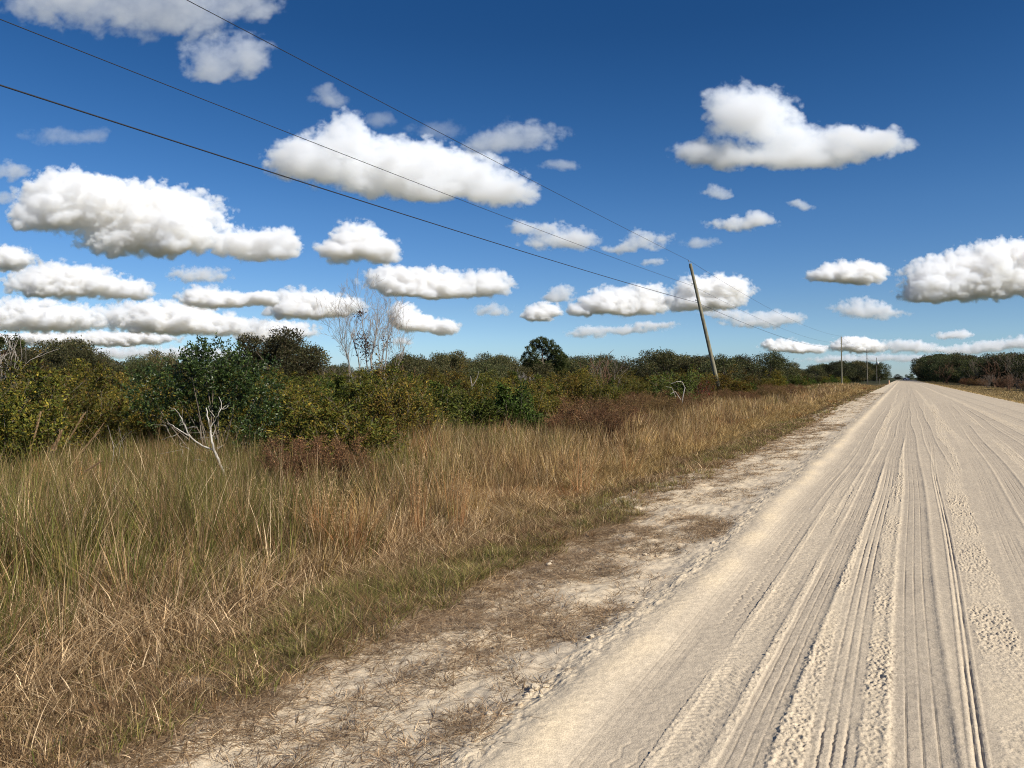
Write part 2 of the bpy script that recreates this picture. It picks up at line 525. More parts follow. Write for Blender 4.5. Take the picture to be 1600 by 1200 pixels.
def build_road():
    ys = [1.2]
    while ys[-1] < 14:
        ys.append(ys[-1] + max(0.0056, 0.40 * ys[-1] ** 2 / 1178))
    near_y = np.array(ys)
    while ys[-1] < 620:
        ys.append(ys[-1] + min(6.0, 0.5 * ys[-1] ** 2 / 1178))
    far_y = np.array([y for y in ys if y >= near_y[-1] - 1e-6])
    k45 = int(np.searchsorted(far_y, 45))
    xs_near = np.concatenate([np.arange(-4.15, -1.8, 0.016), np.arange(-1.8, 2.0, 0.0055), np.arange(2.0, 3.0, 0.02)])
    parts = [road_grid(xs_near, near_y),
             road_grid(np.arange(-4.16, 7.6, 0.0105), far_y[:k45 + 1]),
             road_grid(np.arange(-4.16, 7.6, 0.035), far_y[k45:]),
             road_grid(np.linspace(xs_near[-1], 7.58, 70), np.arange(1.2, near_y[-1] + 0.2, 0.12)),
             road_grid(np.linspace(-4.15, 7.58, 90), np.arange(-30, 1.25, 0.3))]
    V, Q, T, n = [], [], [], 0
    for v, q, t in parts:
        V.append(v); Q.append(q + n); T.append(t); n += len(v)
    me = mesh_np("road", np.concatenate(V), np.concatenate(Q), attrs={"tone": np.concatenate(T)}, smooth=True)
    link("road", me, M_SAND, kind="structure", label="wide pale sand road with tyre tracks")


def build_ground():
    xs = np.concatenate([-np.geomspace(30000, 120, 30), np.linspace(-110, -12, 90), np.linspace(-11.8, -2, 90), np.linspace(-1.5, 9, 20), np.linspace(10, 80, 40), np.geomspace(90, 30000, 30)])
    ys = np.concatenate([-np.geomspace(30000, 40, 20), np.linspace(-30, -1, 30), np.linspace(-0.5, 60, 220), np.linspace(61, 300, 120), np.geomspace(310, 30000, 40)])
    X, Y = np.meshgrid(xs, ys)
    Z = base_height(X, Y)
    under = sstep(-3.9, -3.6, X) * (1 - sstep(7.0, 7.3, X)) * (Y < 615)
    Z = Z - 0.14 * under
    ny, nx = X.shape
    idx = np.arange(nx * ny).reshape(ny, nx)
    q = np.stack([idx[:-1, :-1], idx[:-1, 1:], idx[1:, 1:], idx[1:, :-1]], -1).reshape(-1, 4)
    me = mesh_np("ground", np.stack([X, Y, Z], -1).reshape(-1, 3), q, smooth=True)
    link("ground", me, M_SOIL, kind="structure", label="brown thatchy soil of the flat scrubland")


build_road()
build_ground()

# ------------------------------------------------------------------ clouds
# each: label, distance factor, opacity, lobes (pixel centre x, y, half width, half height) of the cloud as it is seen from the road
CLOUDS = [
    ("large towering white cloud standing alone high over the road", 1.0, 1.0, [(1148, 178, 54, 50), (1196, 184, 56, 50), (1105, 243, 64, 24), (1240, 228, 52, 34), (1322, 226, 66, 34), (1385, 224, 40, 24), (1225, 250, 120, 20)]),
    ("wide ragged cloud crossed by the upper two wires", 1.0, 0.93, [(538, 212, 42, 46), (468, 246, 62, 38), (555, 262, 110, 44), (640, 258, 80, 50), (720, 278, 85, 44), (790, 302, 58, 26), (650, 292, 120, 28)]),
    ("smooth oval cloud just above the top wire, beside the wide ragged cloud", 0.9, 0.85, [(820, 214, 66, 30), (765, 226, 52, 18)]),
    ("small wisp under the smooth oval cloud by the top wire", 0.9, 0.6, [(874, 258, 36, 12)]),
    ("biggest white cloud bank over the left scrub, with dark flat base", 1.0, 1.0, [(105, 302, 75, 40), (65, 335, 50, 34), (180, 330, 115, 50), (275, 342, 85, 50), (240, 378, 120, 32), (395, 385, 58, 28), (442, 384, 30, 26)]),
    ("small round-topped white cloud alone above the bare grey tree", 1.0, 1.0, [(560, 380, 48, 36), (530, 392, 34, 24), (600, 396, 34, 22)]),
    ("long low cloud under the biggest bank, tapering to the right", 1.0, 1.0, [(70, 440, 70, 32), (130, 445, 80, 28), (205, 456, 42, 16)]),
    ("grey cloud scrap cut by the left frame edge above the tapering cloud", 0.6, 0.95, [(14, 405, 50, 22)]),
    ("small dark grey cloud hanging just below the biggest bank", 1.0, 0.85, [(312, 430, 56, 17)]),
    ("long heaped cloud row low over the left trees", 1.0, 1.0, [(30, 495, 62, 30), (100, 500, 70, 28), (230, 498, 80, 30), (290, 502, 70, 28), (360, 512, 60, 18), (-60, 500, 60, 30)]),
    ("thin white streak of cloud between heaped row and left trees", 1.3, 0.95, [(90, 531, 150, 14), (200, 530, 80, 12), (-60, 532, 90, 14)]),
    ("flat grey cloud band touching the left tree tops", 1.6, 0.9, [(210, 552, 150, 12), (60, 556, 120, 13), (330, 556, 80, 9)]),
    ("white cloud right above the big oak crown", 1.3, 0.95, [(440, 518, 62, 20), (400, 526, 40, 12)]),
    ("two-humped cloud above the heaped row, left of the bare tree", 1.0, 0.95, [(318, 466, 46, 21), (372, 470, 60, 13), (410, 466, 32, 11)]),
    ("heaped white cloud behind the top left of the bare grey tree", 1.0, 1.0, [(462, 474, 46, 26), (520, 478, 56, 20), (480, 488, 70, 14)]),
    ("long white cloud with three heads above and right of the bare tree", 1.0, 1.0, [(612, 438, 50, 26), (680, 444, 62, 27), (765, 442, 40, 22), (690, 456, 90, 14)]),
    ("pale cloud wedge touching the right side of the bare grey tree", 1.0, 1.0, [(632, 493, 28, 22), (660, 508, 50, 15), (695, 514, 22, 12)]),
    ("tiny white cloud low beside the bare tree trunk tops", 1.4, 0.9, [(628, 534, 20, 8)]),
    ("neat small white cloud above the lone pine", 1.0, 1.0, [(848, 488, 32, 17), (836, 494, 24, 10)]),
    ("faint small cloud between long three-headed cloud and pine", 1.0, 0.75, [(770, 484, 34, 12)]),
    ("small cloud puff above the neat white one over the pine", 1.0, 0.8, [(878, 458, 22, 15), (868, 466, 26, 8)]),
    ("double white cloud just left of the leaning pole", 1.0, 1.0, [(950, 470, 46, 24), (1010, 464, 38, 24), (980, 482, 80, 14), (905, 486, 20, 10)]),
    ("grey and white cloud behind the middle of the leaning pole", 1.0, 0.92, [(1100, 458, 62, 30), (1140, 455, 36, 26), (1090, 475, 60, 14)]),
    ("ragged low cloud just right of the leaning pole under the wires", 1.2, 0.85, [(1185, 502, 66, 14), (1130, 490, 40, 9), (1220, 497, 40, 10)]),
    ("thin grey streak of cloud between pine and leaning pole", 1.2, 0.85, [(915, 521, 34, 10), (975, 516, 60, 7), (1025, 508, 40, 6)]),
    ("soft grey cloud on the middle wire, under the wide ragged cloud", 0.9, 0.85, [(870, 372, 55, 26), (905, 380, 30, 16), (815, 356, 26, 13)]),
    ("flat-based cloud on the top wire near the leaning pole tip", 0.9, 0.8, [(1008, 376, 42, 18), (975, 388, 34, 10)]),
    ("narrow elongated cloud under the large lone cloud over the road", 0.9, 0.85, [(1160, 350, 55, 14), (1188, 342, 24, 14)]),
    ("small oval puff directly below the large lone cloud", 0.5, 0.85, [(1118, 301, 26, 13)]),
    ("faint small puff below the right half of the large lone cloud", 0.6, 0.7, [(1250, 320, 22, 10)]),
    ("faint puff just below the narrow elongated cloud", 0.9, 0.55, [(1095, 380, 26, 11)]),
    ("tiny puff on the middle wire just left of the pole tip", 0.9, 0.7, [(1020, 411, 20, 8)]),
    ("white cloud with flat grey base above the road end", 1.0, 1.0, [(1320, 426, 52, 20), (1355, 428, 36, 18), (1300, 434, 42, 12)]),
    ("massive cloud cut by the right frame edge over the dark woods", 1.0, 1.0, [(1470, 430, 62, 34), (1540, 418, 62, 42), (1600, 410, 60, 40), (1660, 415, 60, 40), (1540, 450, 120, 24), (1450, 462, 50, 16)]),
    ("grey smudged cloud under the flat-based one above the road end", 1.1, 0.85, [(1345, 481, 46, 17), (1370, 490, 50, 10)]),
    ("low white cloud left of the second pole top", 1.4, 0.95, [(1225, 541, 42, 12), (1265, 546, 36, 8)]),
    ("low white cloud behind the second pole", 1.4, 0.95, [(1330, 540, 38, 14), (1355, 542, 32, 12)]),
    ("low pale cloud right of the third pole above the far trees", 1.4, 0.9, [(1405, 540, 52, 11), (1440, 544, 40, 9)]),
    ("small low cloud above the left end of the right woods", 1.4, 0.9, [(1482, 526, 28, 9), (1500, 522, 22, 8)]),
    ("long low cloud resting above the right woods", 1.4, 0.9, [(1545, 541, 50, 10), (1600, 536, 50, 12), (1500, 548, 50, 7)]),
    ("thin grey cloud veil low over the far road end", 1.7, 0.7, [(1400, 560, 110, 7), (1330, 562, 80, 6), (1500, 562, 90, 7)]),
    ("large soft grey cloud at the top left frame edge", 0.8, 0.85, [(170, 14, 140, 56), (290, 28, 80, 44), (80, -10, 90, 40), (260, -40, 180, 50), (390, 10, 60, 30)]),
    ("ragged round cloud under the soft grey one, beside the top wire", 0.85, 0.85, [(345, 92, 58, 42), (395, 85, 36, 34), (330, 118, 40, 18)]),
    ("small pale puff above the wide ragged cloud", 0.9, 0.7, [(512, 151, 32, 17)]),
    ("faint feathery wisp between the two lower wires at far left", 0.9, 0.5, [(100, 216, 62, 14), (150, 208, 22, 12)]),
    ("grey scrap at the left frame edge above the biggest bank", 1.0, 0.75, [(14, 269, 38, 16), (6, 310, 26, 14)]),
    ("faint veil of cloud above the wide ragged one, beside the top wire", 0.9, 0.5, [(690, 205, 50, 16), (600, 188, 26, 15)]),
]


CLOUD_G = 0.0
CLOUD_TAU = 16.0


def build_cloud(i, label, df, op, lobes):
    L = np.array(lobes, float)
    ext = 1.6
    x0 = (L[:, 0] - L[:, 2] * ext).min(); x1 = (L[:, 0] + L[:, 2] * ext).max()
    y0 = (L[:, 1] - L[:, 3] * ext).min(); y1 = (L[:, 1] + L[:, 3] * 1.4).max()
    step = 1.25 if (x1 - x0) < 160 else 1.7
    px, py = np.meshgrid(np.arange(x0, x1 + step, step), np.arange(y0, y1 + step, step))
    cy = np.average(L[:, 1], weights=L[:, 2] * L[:, 3])
    base = (L[:, 1] + L[:, 3] * 0.55).max()
    sc = 15 + 0.085 * max(0, 590 - cy)
    fl = 0.75
    nx_, ny_ = px / sc, py / (sc * fl)
    wx = fbm(nx_ * 0.8, ny_ * 0.8, 3, 300 + i) * sc * 0.36
    wy = fbm(nx_ * 0.8 + 9, ny_ * 0.8 + 4, 3, 400 + i) * sc * 0.22

    def field(qx, qy):
        acc = np.zeros_like(qx)
        for (cx, cyy, rx, ry) in lobes:
            dy = (qy - cyy) / np.where(qy > cyy, ry * 0.80, ry)
            r2 = (((qx - cx) / rx) ** 2 + dy ** 2) / 1.32
            acc += np.exp(-1.6 * r2 * (1 + 0.35 * r2))
        return acc
    D0 = field(px + wx, py + wy)
    bil = fbm(nx_ * 1.1, ny_ * 1.1, 5, 500 + i, gain=0.52, billow=True)
    fine = fbm(nx_ * 2.2, ny_ * 2.0, 4, 600 + i, gain=0.6)
    soft = 1.0 if op > 0.9 else 1.7
    D = D0 - 0.15 + (0.32 * bil * soft ** 0.5 + 0.27 * fine * soft) * sstep(0.02, 0.22, D0)
    Hpx = max(8.0, (y1 - y0) / ext)
    el = max(0.035, (590 - base) / F)
    R = min(1150.0 / el, 16000.0) * df
    Dc = np.clip(D, 0, None)
    puff = fbm(nx_ * 0.8 + 5, ny_ * 0.9, 4, 700 + i, gain=0.5, billow=True)
    back = fbm(nx_ * 0.8 + 15, ny_ * 0.9, 4, 720 + i, gain=0.5, billow=True)
    T = Hpx * 0.62 * (1 - np.exp(-1.5 * Dc ** 1.5))
    puff2 = fbm(nx_ * 0.34 + 3, ny_ * 0.42, 2, 740 + i, billow=True)
    tf = T * np.clip(1 + 0.60 * puff + 0.55 * puff2, 0.25, None)
    tb = T * (1 + 0.45 * back)
    ny, nx = px.shape
    Vf = P(px, py, R * (1 - tf / F)).reshape(-1, 3)
    Vb = P(px, py, R * (1 + tb / F)).reshape(-1, 3)
    idx = np.arange(nx * ny).reshape(ny, nx)
    q = np.stack([idx[:-1, :-1], idx[1:, :-1], idx[1:, 1:], idx[:-1, 1:]], -1).reshape(-1, 4)
    q = q[Dc.ravel()[q].max(1) > 0]
    inner = Dc.ravel() > 0
    back_id = np.where(inner, np.arange(nx * ny) + nx * ny, np.arange(nx * ny))    # rim points are shared: one closed skin
    Q = np.concatenate([q, back_id[q][:, ::-1]])
    used = np.unique(Q)
    remap = np.full(2 * nx * ny, -1); remap[used] = np.arange(len(used))
    me = mesh_np("cloud", np.concatenate([Vf, Vb])[used], remap[Q], smooth=True)
    # the same optical thickness through the middle whatever the distance
    thick = 2 * 0.62 * Hpx / F * R
    link("cloud", me, cloud_mat(CLOUD_TAU * (1.0 if op > 0.9 else op * op * 0.40) * float(np.interp(cy, [200, 300, 345], [0.42, 0.6, 1.0])) / thick), label=label, cat="cloud", group="fair weather clouds")


for i, c in enumerate(CLOUDS):
    build_cloud(i, *c)


# ------------------------------------------------------------------ plant builders
def tubes(paths, sides=5):
    """paths: list of (points (k,3), radii (k,)) -> vertices and faces of tapered round branches"""
    V, Q, n = [], [], 0
    ang = np.arange(sides) * 2 * pi / sides
    for pts, rad in paths:
        pts = np.asarray(pts, float); rad = np.asarray(rad, float)
        k = len(pts)
        if k < 2: continue
        t = np.gradient(pts, axis=0); t = unit(t)
        ref = np.array([1.0, 0, 0]) if abs(t[0][0]) < 0.8 else np.array([0, 1.0, 0])
        a = unit(np.cross(t, ref)); b = np.cross(t, a)
        ring = pts[:, None, :] + rad[:, None, None] * (np.cos(ang)[None, :, None] * a[:, None, :] + np.sin(ang)[None, :, None] * b[:, None, :])
        V.append(ring.reshape(-1, 3))
        i = np.arange(k - 1)[:, None] * sides + np.arange(sides)[None, :]
        j = np.arange(k - 1)[:, None] * sides + (np.arange(sides)[None, :] + 1) % sides
        Q.append((np.stack([i, j, j + sides, i + sides], -1).reshape(-1, 4)) + n)
        n += k * sides
    return np.concatenate(V), np.concatenate(Q)


def tube_obj(name, paths, mat, parent=None, sides=5, **kw):
    v, q = tubes(paths, sides)
    return link(name, mesh_np(name, v, q, smooth=True), mat, parent, **kw)


def leaf_geo(pts, axis, length, width, r, fold=0.2):
    """diamond leaves: 4 verts, one folded quad each"""
    n = len(pts)
    a = unit(axis)
    s = unit(np.cross(a, r.normal(size=(n, 3))))
    nn = np.cross(a, s)
    L = np.broadcast_to(length, n)[:, None]; W = np.broadcast_to(width, n)[:, None]
    v = np.stack([pts, pts + a * L * 0.5 + s * W * 0.5 + nn * W * fold, pts + a * L, pts + a * L * 0.5 - s * W * 0.5 + nn * W * fold], 1).reshape(-1, 3)
    q = np.arange(n * 4).reshape(n, 4)
    return v, q


def leaf_cols(n, cols, weights, r, var=0.22):
    cols = np.array(cols); w = np.array(weights, float); w /= w.sum()
    c = cols[r.choice(len(cols), n, p=w)]
    return c * np.exp(r.normal(0, var, (n, 1)))


def leaf_obj(name, pts, axis, length, width, cols, mat, parent=None, seed=0, fold=0.2):
    r = np.random.default_rng(seed)
    v, q = leaf_geo(pts, axis, length, width, r, fold)
    return link(name, mesh_np(name, v, q, cols=np.repeat(cols, 4, axis=0)), mat, parent)


def gz(x, y):
    return float(base_height(np.array([x]), np.array([y]))[0])


# ---- shrubs: stems fanning from the base, sprays of small leaves along them
def make_shrub(name, seed, h, w, cols, weights, leaf=(0.045, 0.016), nstem=16, ntwig=13, nleaf=30, mat=None, up=0.8, bare=0.25, label='', cat='shrub', group=None, tmat=None, base_w=0.15, top_flat=0.0, spread=0.10):
    r = np.random.default_rng(seed)
    root = thing(name, (0, 0, -50), label, cat, group)
    paths, lp, la = [], [], []
    for s in range(nstem):
        az = r.uniform(0, 2 * pi); rr = math.sqrt(r.uniform(0, 1)) * w / 2
        hh = h * (1 - (0.55 - 0.35 * top_flat) * (2 * rr / w) ** 2) * r.uniform(0.55, 1.15)
        b = np.array([cos(az), sin(az), 0]) * rr * base_w + np.append(r.normal(0, 0.03, 2), 0)
        tip = np.array([cos(az) * rr, sin(az) * rr, hh])
        k = 7
        t = np.linspace(0, 1, k)[:, None]
        mid = b * (1 - t) + tip * t
        mid[:, :2] += (np.sin(t * pi) * r.normal(0, 0.09 * w, (1, 2)))
        mid[:, 2] = b[2] + hh * t[:, 0] ** 0.85
        paths.append((mid, np.linspace(0.013, 0.003, k) * (h / 2) ** 0.5))
        for q in range(ntwig):
            u = bare + (1.02 - bare) * r.uniform(0, 1) ** 0.75
            i = min(k - 2, int(u * (k - 1))); f = u * (k - 1) - i
            p = mid[i] * (1 - f) + mid[i + 1] * f
            d = unit(np.array([r.normal(), r.normal(), r.normal(up, 0.5)]) + 0.5 * np.array([cos(az), sin(az), 0]))
            L = h * r.uniform(0.09, 0.24) * (1.15 - 0.4 * u)
            pts = p + d * np.linspace(0, L, 4)[:, None] + np.array([0, 0, 1.0]) * (np.linspace(0, 1, 4) ** 2)[:, None] * L * 0.2
            if q % 2 == 0: paths.append((pts, np.linspace(0.005, 0.002, 4)))
            nl = int(nleaf * r.uniform(0.5, 1.4))
            tt = r.uniform(0.1, 1.05, nl)[:, None]
            lp.append(p + d * L * tt + np.array([0, 0, 1.0]) * tt ** 2 * L * 0.2 + r.normal(0, spread * L + 0.012, (nl, 3)))
            la.append(unit(d + r.normal(0, 0.6, (nl, 3))))
    lp = np.concatenate(lp); la = np.concatenate(la)
    ok = lp[:, 2] > 0.03
    lp, la = lp[ok], la[ok]
    n = len(lp)
    c = leaf_cols(n, cols, weights, r, 0.38)
    leaf_obj("foliage", lp, la, leaf[0] * r.uniform(0.7, 1.4, n), leaf[1] * r.uniform(0.8, 1.3, n), c, mat or M_LEAF, root, seed)
    tube_obj("stem", paths, tmat or M_TWIG, root, sides=4)
    return root


# ---- broad crowned trees: trunk, limbs, clumps of leaves with gaps between them
def make_tree(name, seed, h, w, crown_base, cols, weights, nclump=34, nleaf=260, leaf=(0.16, 0.07), clump=(0.10, 0.2), label='', cat='tree', group=None, mat=None, tmat=None, trunk_r=0.14, ntrunk=1, clumps=None, flat=0.75):
    r = np.random.default_rng(seed)
    root = thing(name, (0, 0, -50), label, cat, group)
    cl = []
    if clumps is None:
        for i in range(nclump * 4):
            d = unit(r.normal(size=3))
            u = r.uniform(0.25, 1.0) ** 0.45
            z0 = crown_base + (h - crown_base) * 0.42
            p = np.array([d[0] * w / 2 * u, d[1] * w / 2 * u, z0 + d[2] * u * (h - z0) * (1.0 if d[2] > 0 else 0.75)])
            p += r.normal(0, 0.04 * w, 3)
            rad = w * r.uniform(*clump)
            if p[2] + rad * 0.6 > h * 1.03: p[2] = h - rad * 0.6
            if all(np.linalg.norm(p - c[0]) > 0.55 * (rad + c[1]) for c in cl) or r.uniform() < 0.1:
                cl.append((p, rad))
            if len(cl) >= nclump: break
    else:
        cl = clumps
    paths = []
    tops = []
    for tkn in range(ntrunk):
        lean = r.normal(0, 0.06 * w, 2)
        b = np.append(r.normal(0, 0.05 * w, 2) * (ntrunk > 1), 0)
        top = np.array([lean[0], lean[1], crown_base + (h - crown_base) * 0.55])
        t = np.linspace(0, 1, 7)[:, None]
        pts = b * (1 - t) + top * t + np.sin(t * pi * 1.5) * np.append(r.normal(0, 0.03 * w, 2), 0)
        paths.append((pts, np.linspace(trunk_r, trunk_r * 0.35, 7)))
        tops.append(pts)
    lp, la = [], []
    for p, rad in cl:
        pts = tops[r.integers(len(tops))]
        k = np.clip(int((p[2] / max(h, .1)) * 6 * 0.75), 2, 5)
        s = pts[k]
        t = np.linspace(0, 1, 5)[:, None]
        br = s * (1 - t) + p * t + np.array([0, 0, 1.0]) * np.sin(t * pi) * 0.06 * w * r.uniform(-0.5, 1)
        paths.append((br, np.linspace(trunk_r * 0.32, 0.012, 5)))
        nl = int(nleaf * (rad / (w * 0.15)) ** 2 * r.uniform(0.7, 1.2))
        d = unit(r.normal(size=(nl, 3)))
        rr = rad * r.uniform(0.15, 1.0, (nl, 1)) ** 0.55 * (0.75 + 0.35 * np.abs(perlin(d[:, 0] * 2.2 + p[0], d[:, 1] * 2.2 + d[:, 2] * 1.7 + p[2], seed))[:, None] * 1.6)
        q = p + d * rr * np.array([1, 1, flat])
        lp.append(q); la.append(unit(d + 0.8 * r.normal(size=(nl, 3)) + np.array([0, 0, 0.25])))
    lp = np.concatenate(lp); la = np.concatenate(la); n = len(lp)
    c = leaf_cols(n, cols, weights, r, 0.36)
    leaf_obj("crown", lp, la, leaf[0] * r.uniform(0.6, 1.4, n), leaf[1] * r.uniform(0.7, 1.4, n), c, mat or M_OAK, root, seed)
    tube_obj("trunk", paths, tmat or M_BARK, root, sides=6)
    return root


# ---- leafless trees: forking limbs down to fine twigs
def fork(p, d, L, rad, depth, r, out, spread=0.5, upb=0.25, nseg=4, shrink=0.72, nkid=(2, 3), rmin=0.004):
    pts = [p]; rads = [rad]
    dd = d.copy()
    for i in range(nseg):
        dd = unit(dd + r.normal(0, 0.10, 3) + np.array([0, 0, upb * 0.12]))
        pts.append(pts[-1] + dd * L / nseg)
        rads.append(max(rmin, rad * (1 - 0.45 * (i + 1) / nseg)))
    out.append((np.array(pts), np.array(rads)))
    if depth <= 0: return
    for k in range(r.integers(nkid[0], nkid[1] + 1)):
        i = r.integers(max(1, nseg - 2), nseg + 1) if k else nseg
        nd = unit(dd + r.normal(0, spread, 3) + np.array([0, 0, upb]))
        fork(pts[i], nd, L * shrink * r.uniform(0.75, 1.15), max(rmin, rads[i] * 0.72), depth - 1, r, out, spread, upb, nseg, shrink, nkid, rmin)


# ------------------------------------------------------------------ colours of the scrub (linear, unlit)
OLIVE = [(0.145, 0.118, 0.018), (0.098, 0.102, 0.017), (0.19, 0.138, 0.022), (0.056, 0.068, 0.014), (0.115, 0.072, 0.022)]
GREENS = [(0.06, 0.085, 0.014), (0.10, 0.125, 0.02), (0.035, 0.05, 0.010)]
DARKG = [(0.026, 0.046, 0.010), (0.045, 0.072, 0.014), (0.095, 0.125, 0.03)]
OAKC = [(0.066, 0.070, 0.026), (0.092, 0.086, 0.032), (0.045, 0.05, 0.020), (0.13, 0.105, 0.05)]
OAKD = [(0.032, 0.040, 0.016), (0.056, 0.062, 0.024), (0.090, 0.085, 0.036)]
REDB = [(0.175, 0.098, 0.042), (0.12, 0.072, 0.034), (0.23, 0.14, 0.065)]
GREYT = [(0.17, 0.14, 0.11), (0.12, 0.10, 0.075), (0.22, 0.18, 0.14)]

# ------------------------------------------------------------------ the shrub belt
def in_view(x, y, margin=2.0):
    z = depth_xy(x, y)
    s = x * _cr[0] + y * _cr[1]
    return (z > 0.5) & (s > -z * 0.86 - margin) & (s < z * 0.70 + margin)


OLIVE_LABEL = "olive brown fine-leaved shrub crowded among others of its kind behind the roadside grass"
GREEN_LABEL = "small green leafy shrub wedged between olive brown shrubs in the scrub belt"
RED_LABEL = "low reddish brown withered bush in the weedy patch between grass and shrubs"
protos = {
    'olive': [make_shrub("olive_shrub", 100 + i, 2.1 + 0.15 * (i % 3), 2.3 + 0.3 * (i % 2), OLIVE, w_, nstem=30, ntwig=17, nleaf=30, leaf=(0.075, 0.032), label=OLIVE_LABEL, group="olive shrubs of the scrub belt")
              for i, w_ in enumerate([(4, 3, 2, 2, 1), (3, 4, 1, 3, 1), (3, 2, 3, 2, 3), (2, 4, 1, 5, 0), (4, 2, 3, 1, 1)])],
    'green': [make_shrub("green_shrub", 140 + i, 1.9, 2.1, GREENS, w_, nstem=26, ntwig=15, nleaf=24, leaf=(0.09, 0.045), label=GREEN_LABEL, group="green shrubs of the scrub belt")
              for i, w_ in enumerate([(3, 2, 2), (2, 3, 1), (3, 1, 3)])],
    'red': [make_shrub("withered_bush", 160 + i, 1.25, 1.5, REDB, w_, nstem=34, ntwig=11, nleaf=30, leaf=(0.045, 0.012), tmat=M_REDTWIG, label=RED_LABEL, group="withered reddish bushes", bare=0.35, up=1.2, spread=0.12, top_flat=0.6)
            for i, w_ in enumerate([(3, 2, 1), (2, 3, 1), (2, 2, 2)])],
}
used_proto = {}


def place(kind, x, y, sc, rz, label=None, dz=-0.05):
    lst = protos[kind]
    i = rng.integers(len(lst))
    loc = (x, y, gz(x, y) + dz)
    if used_proto.get((kind, i)) is None:
        o = lst[i]; used_proto[(kind, i)] = o
        o.location = loc; o.rotation_euler = (0, 0, rz); o.scale = sc if hasattr(sc, '__len__') else (sc,) * 3
        if label: o["label"] = label
        return o
    return dup(lst[i], loc, rz, sc, label or lst[i]["label"])


spots = []


def clear(x, y, d):
    for a, b, c in spots:
        if (a - x) ** 2 + (b - y) ** 2 < (0.5 * (d + c)) ** 2:
            return False
    return True


HERO = P(335, 600, 15.5)[:2]
LEAN = (-11.85, 57.2)
keepouts = [(HERO[0], HERO[1], 3.4)]


def edge_x(y):
    """how far from the road centre the shrubs begin"""
    return -8.9 + 1.0 * math.sin(y * 0.21 + 1.0) - 0.028 * y - (3.2 if 24 < y < 58 else 0.0) * (1 - abs(y - 40) / 18 * 0.6)


spots.extend(keepouts)
shr = 0
r0 = np.random.default_rng(77)
for it in range(9000):
    Z = 12.5 * (85 / 12.5) ** r0.uniform(0, 1)
    p = P(r0.uniform(-420, 1330), 600, Z)
    x, y = p[0], p[1]
    if y < 3 or x > edge_x(y) or y > 150: continue
    d = r0.uniform(1.5, 2.5) * (1 + 0.5 * sstep(30, 80, np.array(Z)))
    a_ = float(px_of(x, y))
    if 150 < a_ < 480 and Z < 17.5: continue
    if not clear(x, y, d * 0.82): continue
    spots.append((x, y, d))
    g = perlin(np.array([x * 0.13]), np.array([y * 0.13]), 3)[0]
    kind = 'green' if (g > 0.28 or r0.uniform() < 0.16) and not (a_ < 460 and Z < 24) else 'olive'
    hz = 2.05 + 0.35 * perlin(np.array([x * 0.2]), np.array([y * 0.2]), 8)[0] + 0.25 * sstep(25, 60, np.array(Z))
    hz = float(hz) * r0.uniform(0.82, 1.08) / 2.15
    wz = d / 2.2 * r0.uniform(1.0, 1.25)
    place(kind, x, y, (wz, wz, hz), r0.uniform(0, 6.28))
    shr += 1
    if shr >= 275: break
print("shrubs", shr)

nfill = 0
for it in range(900):
    y = r0.uniform(62, 215)
    x = r0.uniform(-30, -13.2 + 0.004 * y)
    d = r0.uniform(2.4, 3.6)
    if not clear(x, y, d * 0.8) or not in_view(x, y, 0): continue
    spots.append((x, y, d))
    place('green' if r0.uniform() < 0.55 else 'olive', x, y, (d / 2.1, d / 2.1, r0.uniform(0.85, 1.35)), r0.uniform(0, 6.28))
    nfill += 1
    if nfill >= 60: break
nred = 0
for k, (a, Z) in enumerate([(458, 11.9), (500, 12.4), (548, 12.1)]):
    p = P(a, 600, Z)
    spots.append((p[0], p[1], 0.8))
    place('red', p[0], p[1], (0.75, 0.75, 0.82), k * 1.3, 'reddish brown withered bush at the edge of the grass just right of the glossy bush')
for it in range(1500):
    y = 7 + 73 * r0.uniform(0, 1) ** 0.8
    x = r0.uniform(edge_x(y) - 0.5, edge_x(y) + 3.4)
    if x > -6.6 - 0.02 * y or not in_view(x, y, 0): continue
    a_ = float(px_of(x, y))
    if a_ < 880 and not (430 < a_ < 570 and y < 14): continue
    if not clear(x, y, 0.85): continue
    if perlin(np.array([x * 0.15 + 9]), np.array([y * 0.08]), 5)[0] < -0.12: continue
    spots.append((x, y, 0.85))
    place('red', x, y, (1.0, 1.0, r0.uniform(0.7, 1.1)), r0.uniform(0, 6.28))
    nred += 1
    if nred > 95: break
print("red", nred)

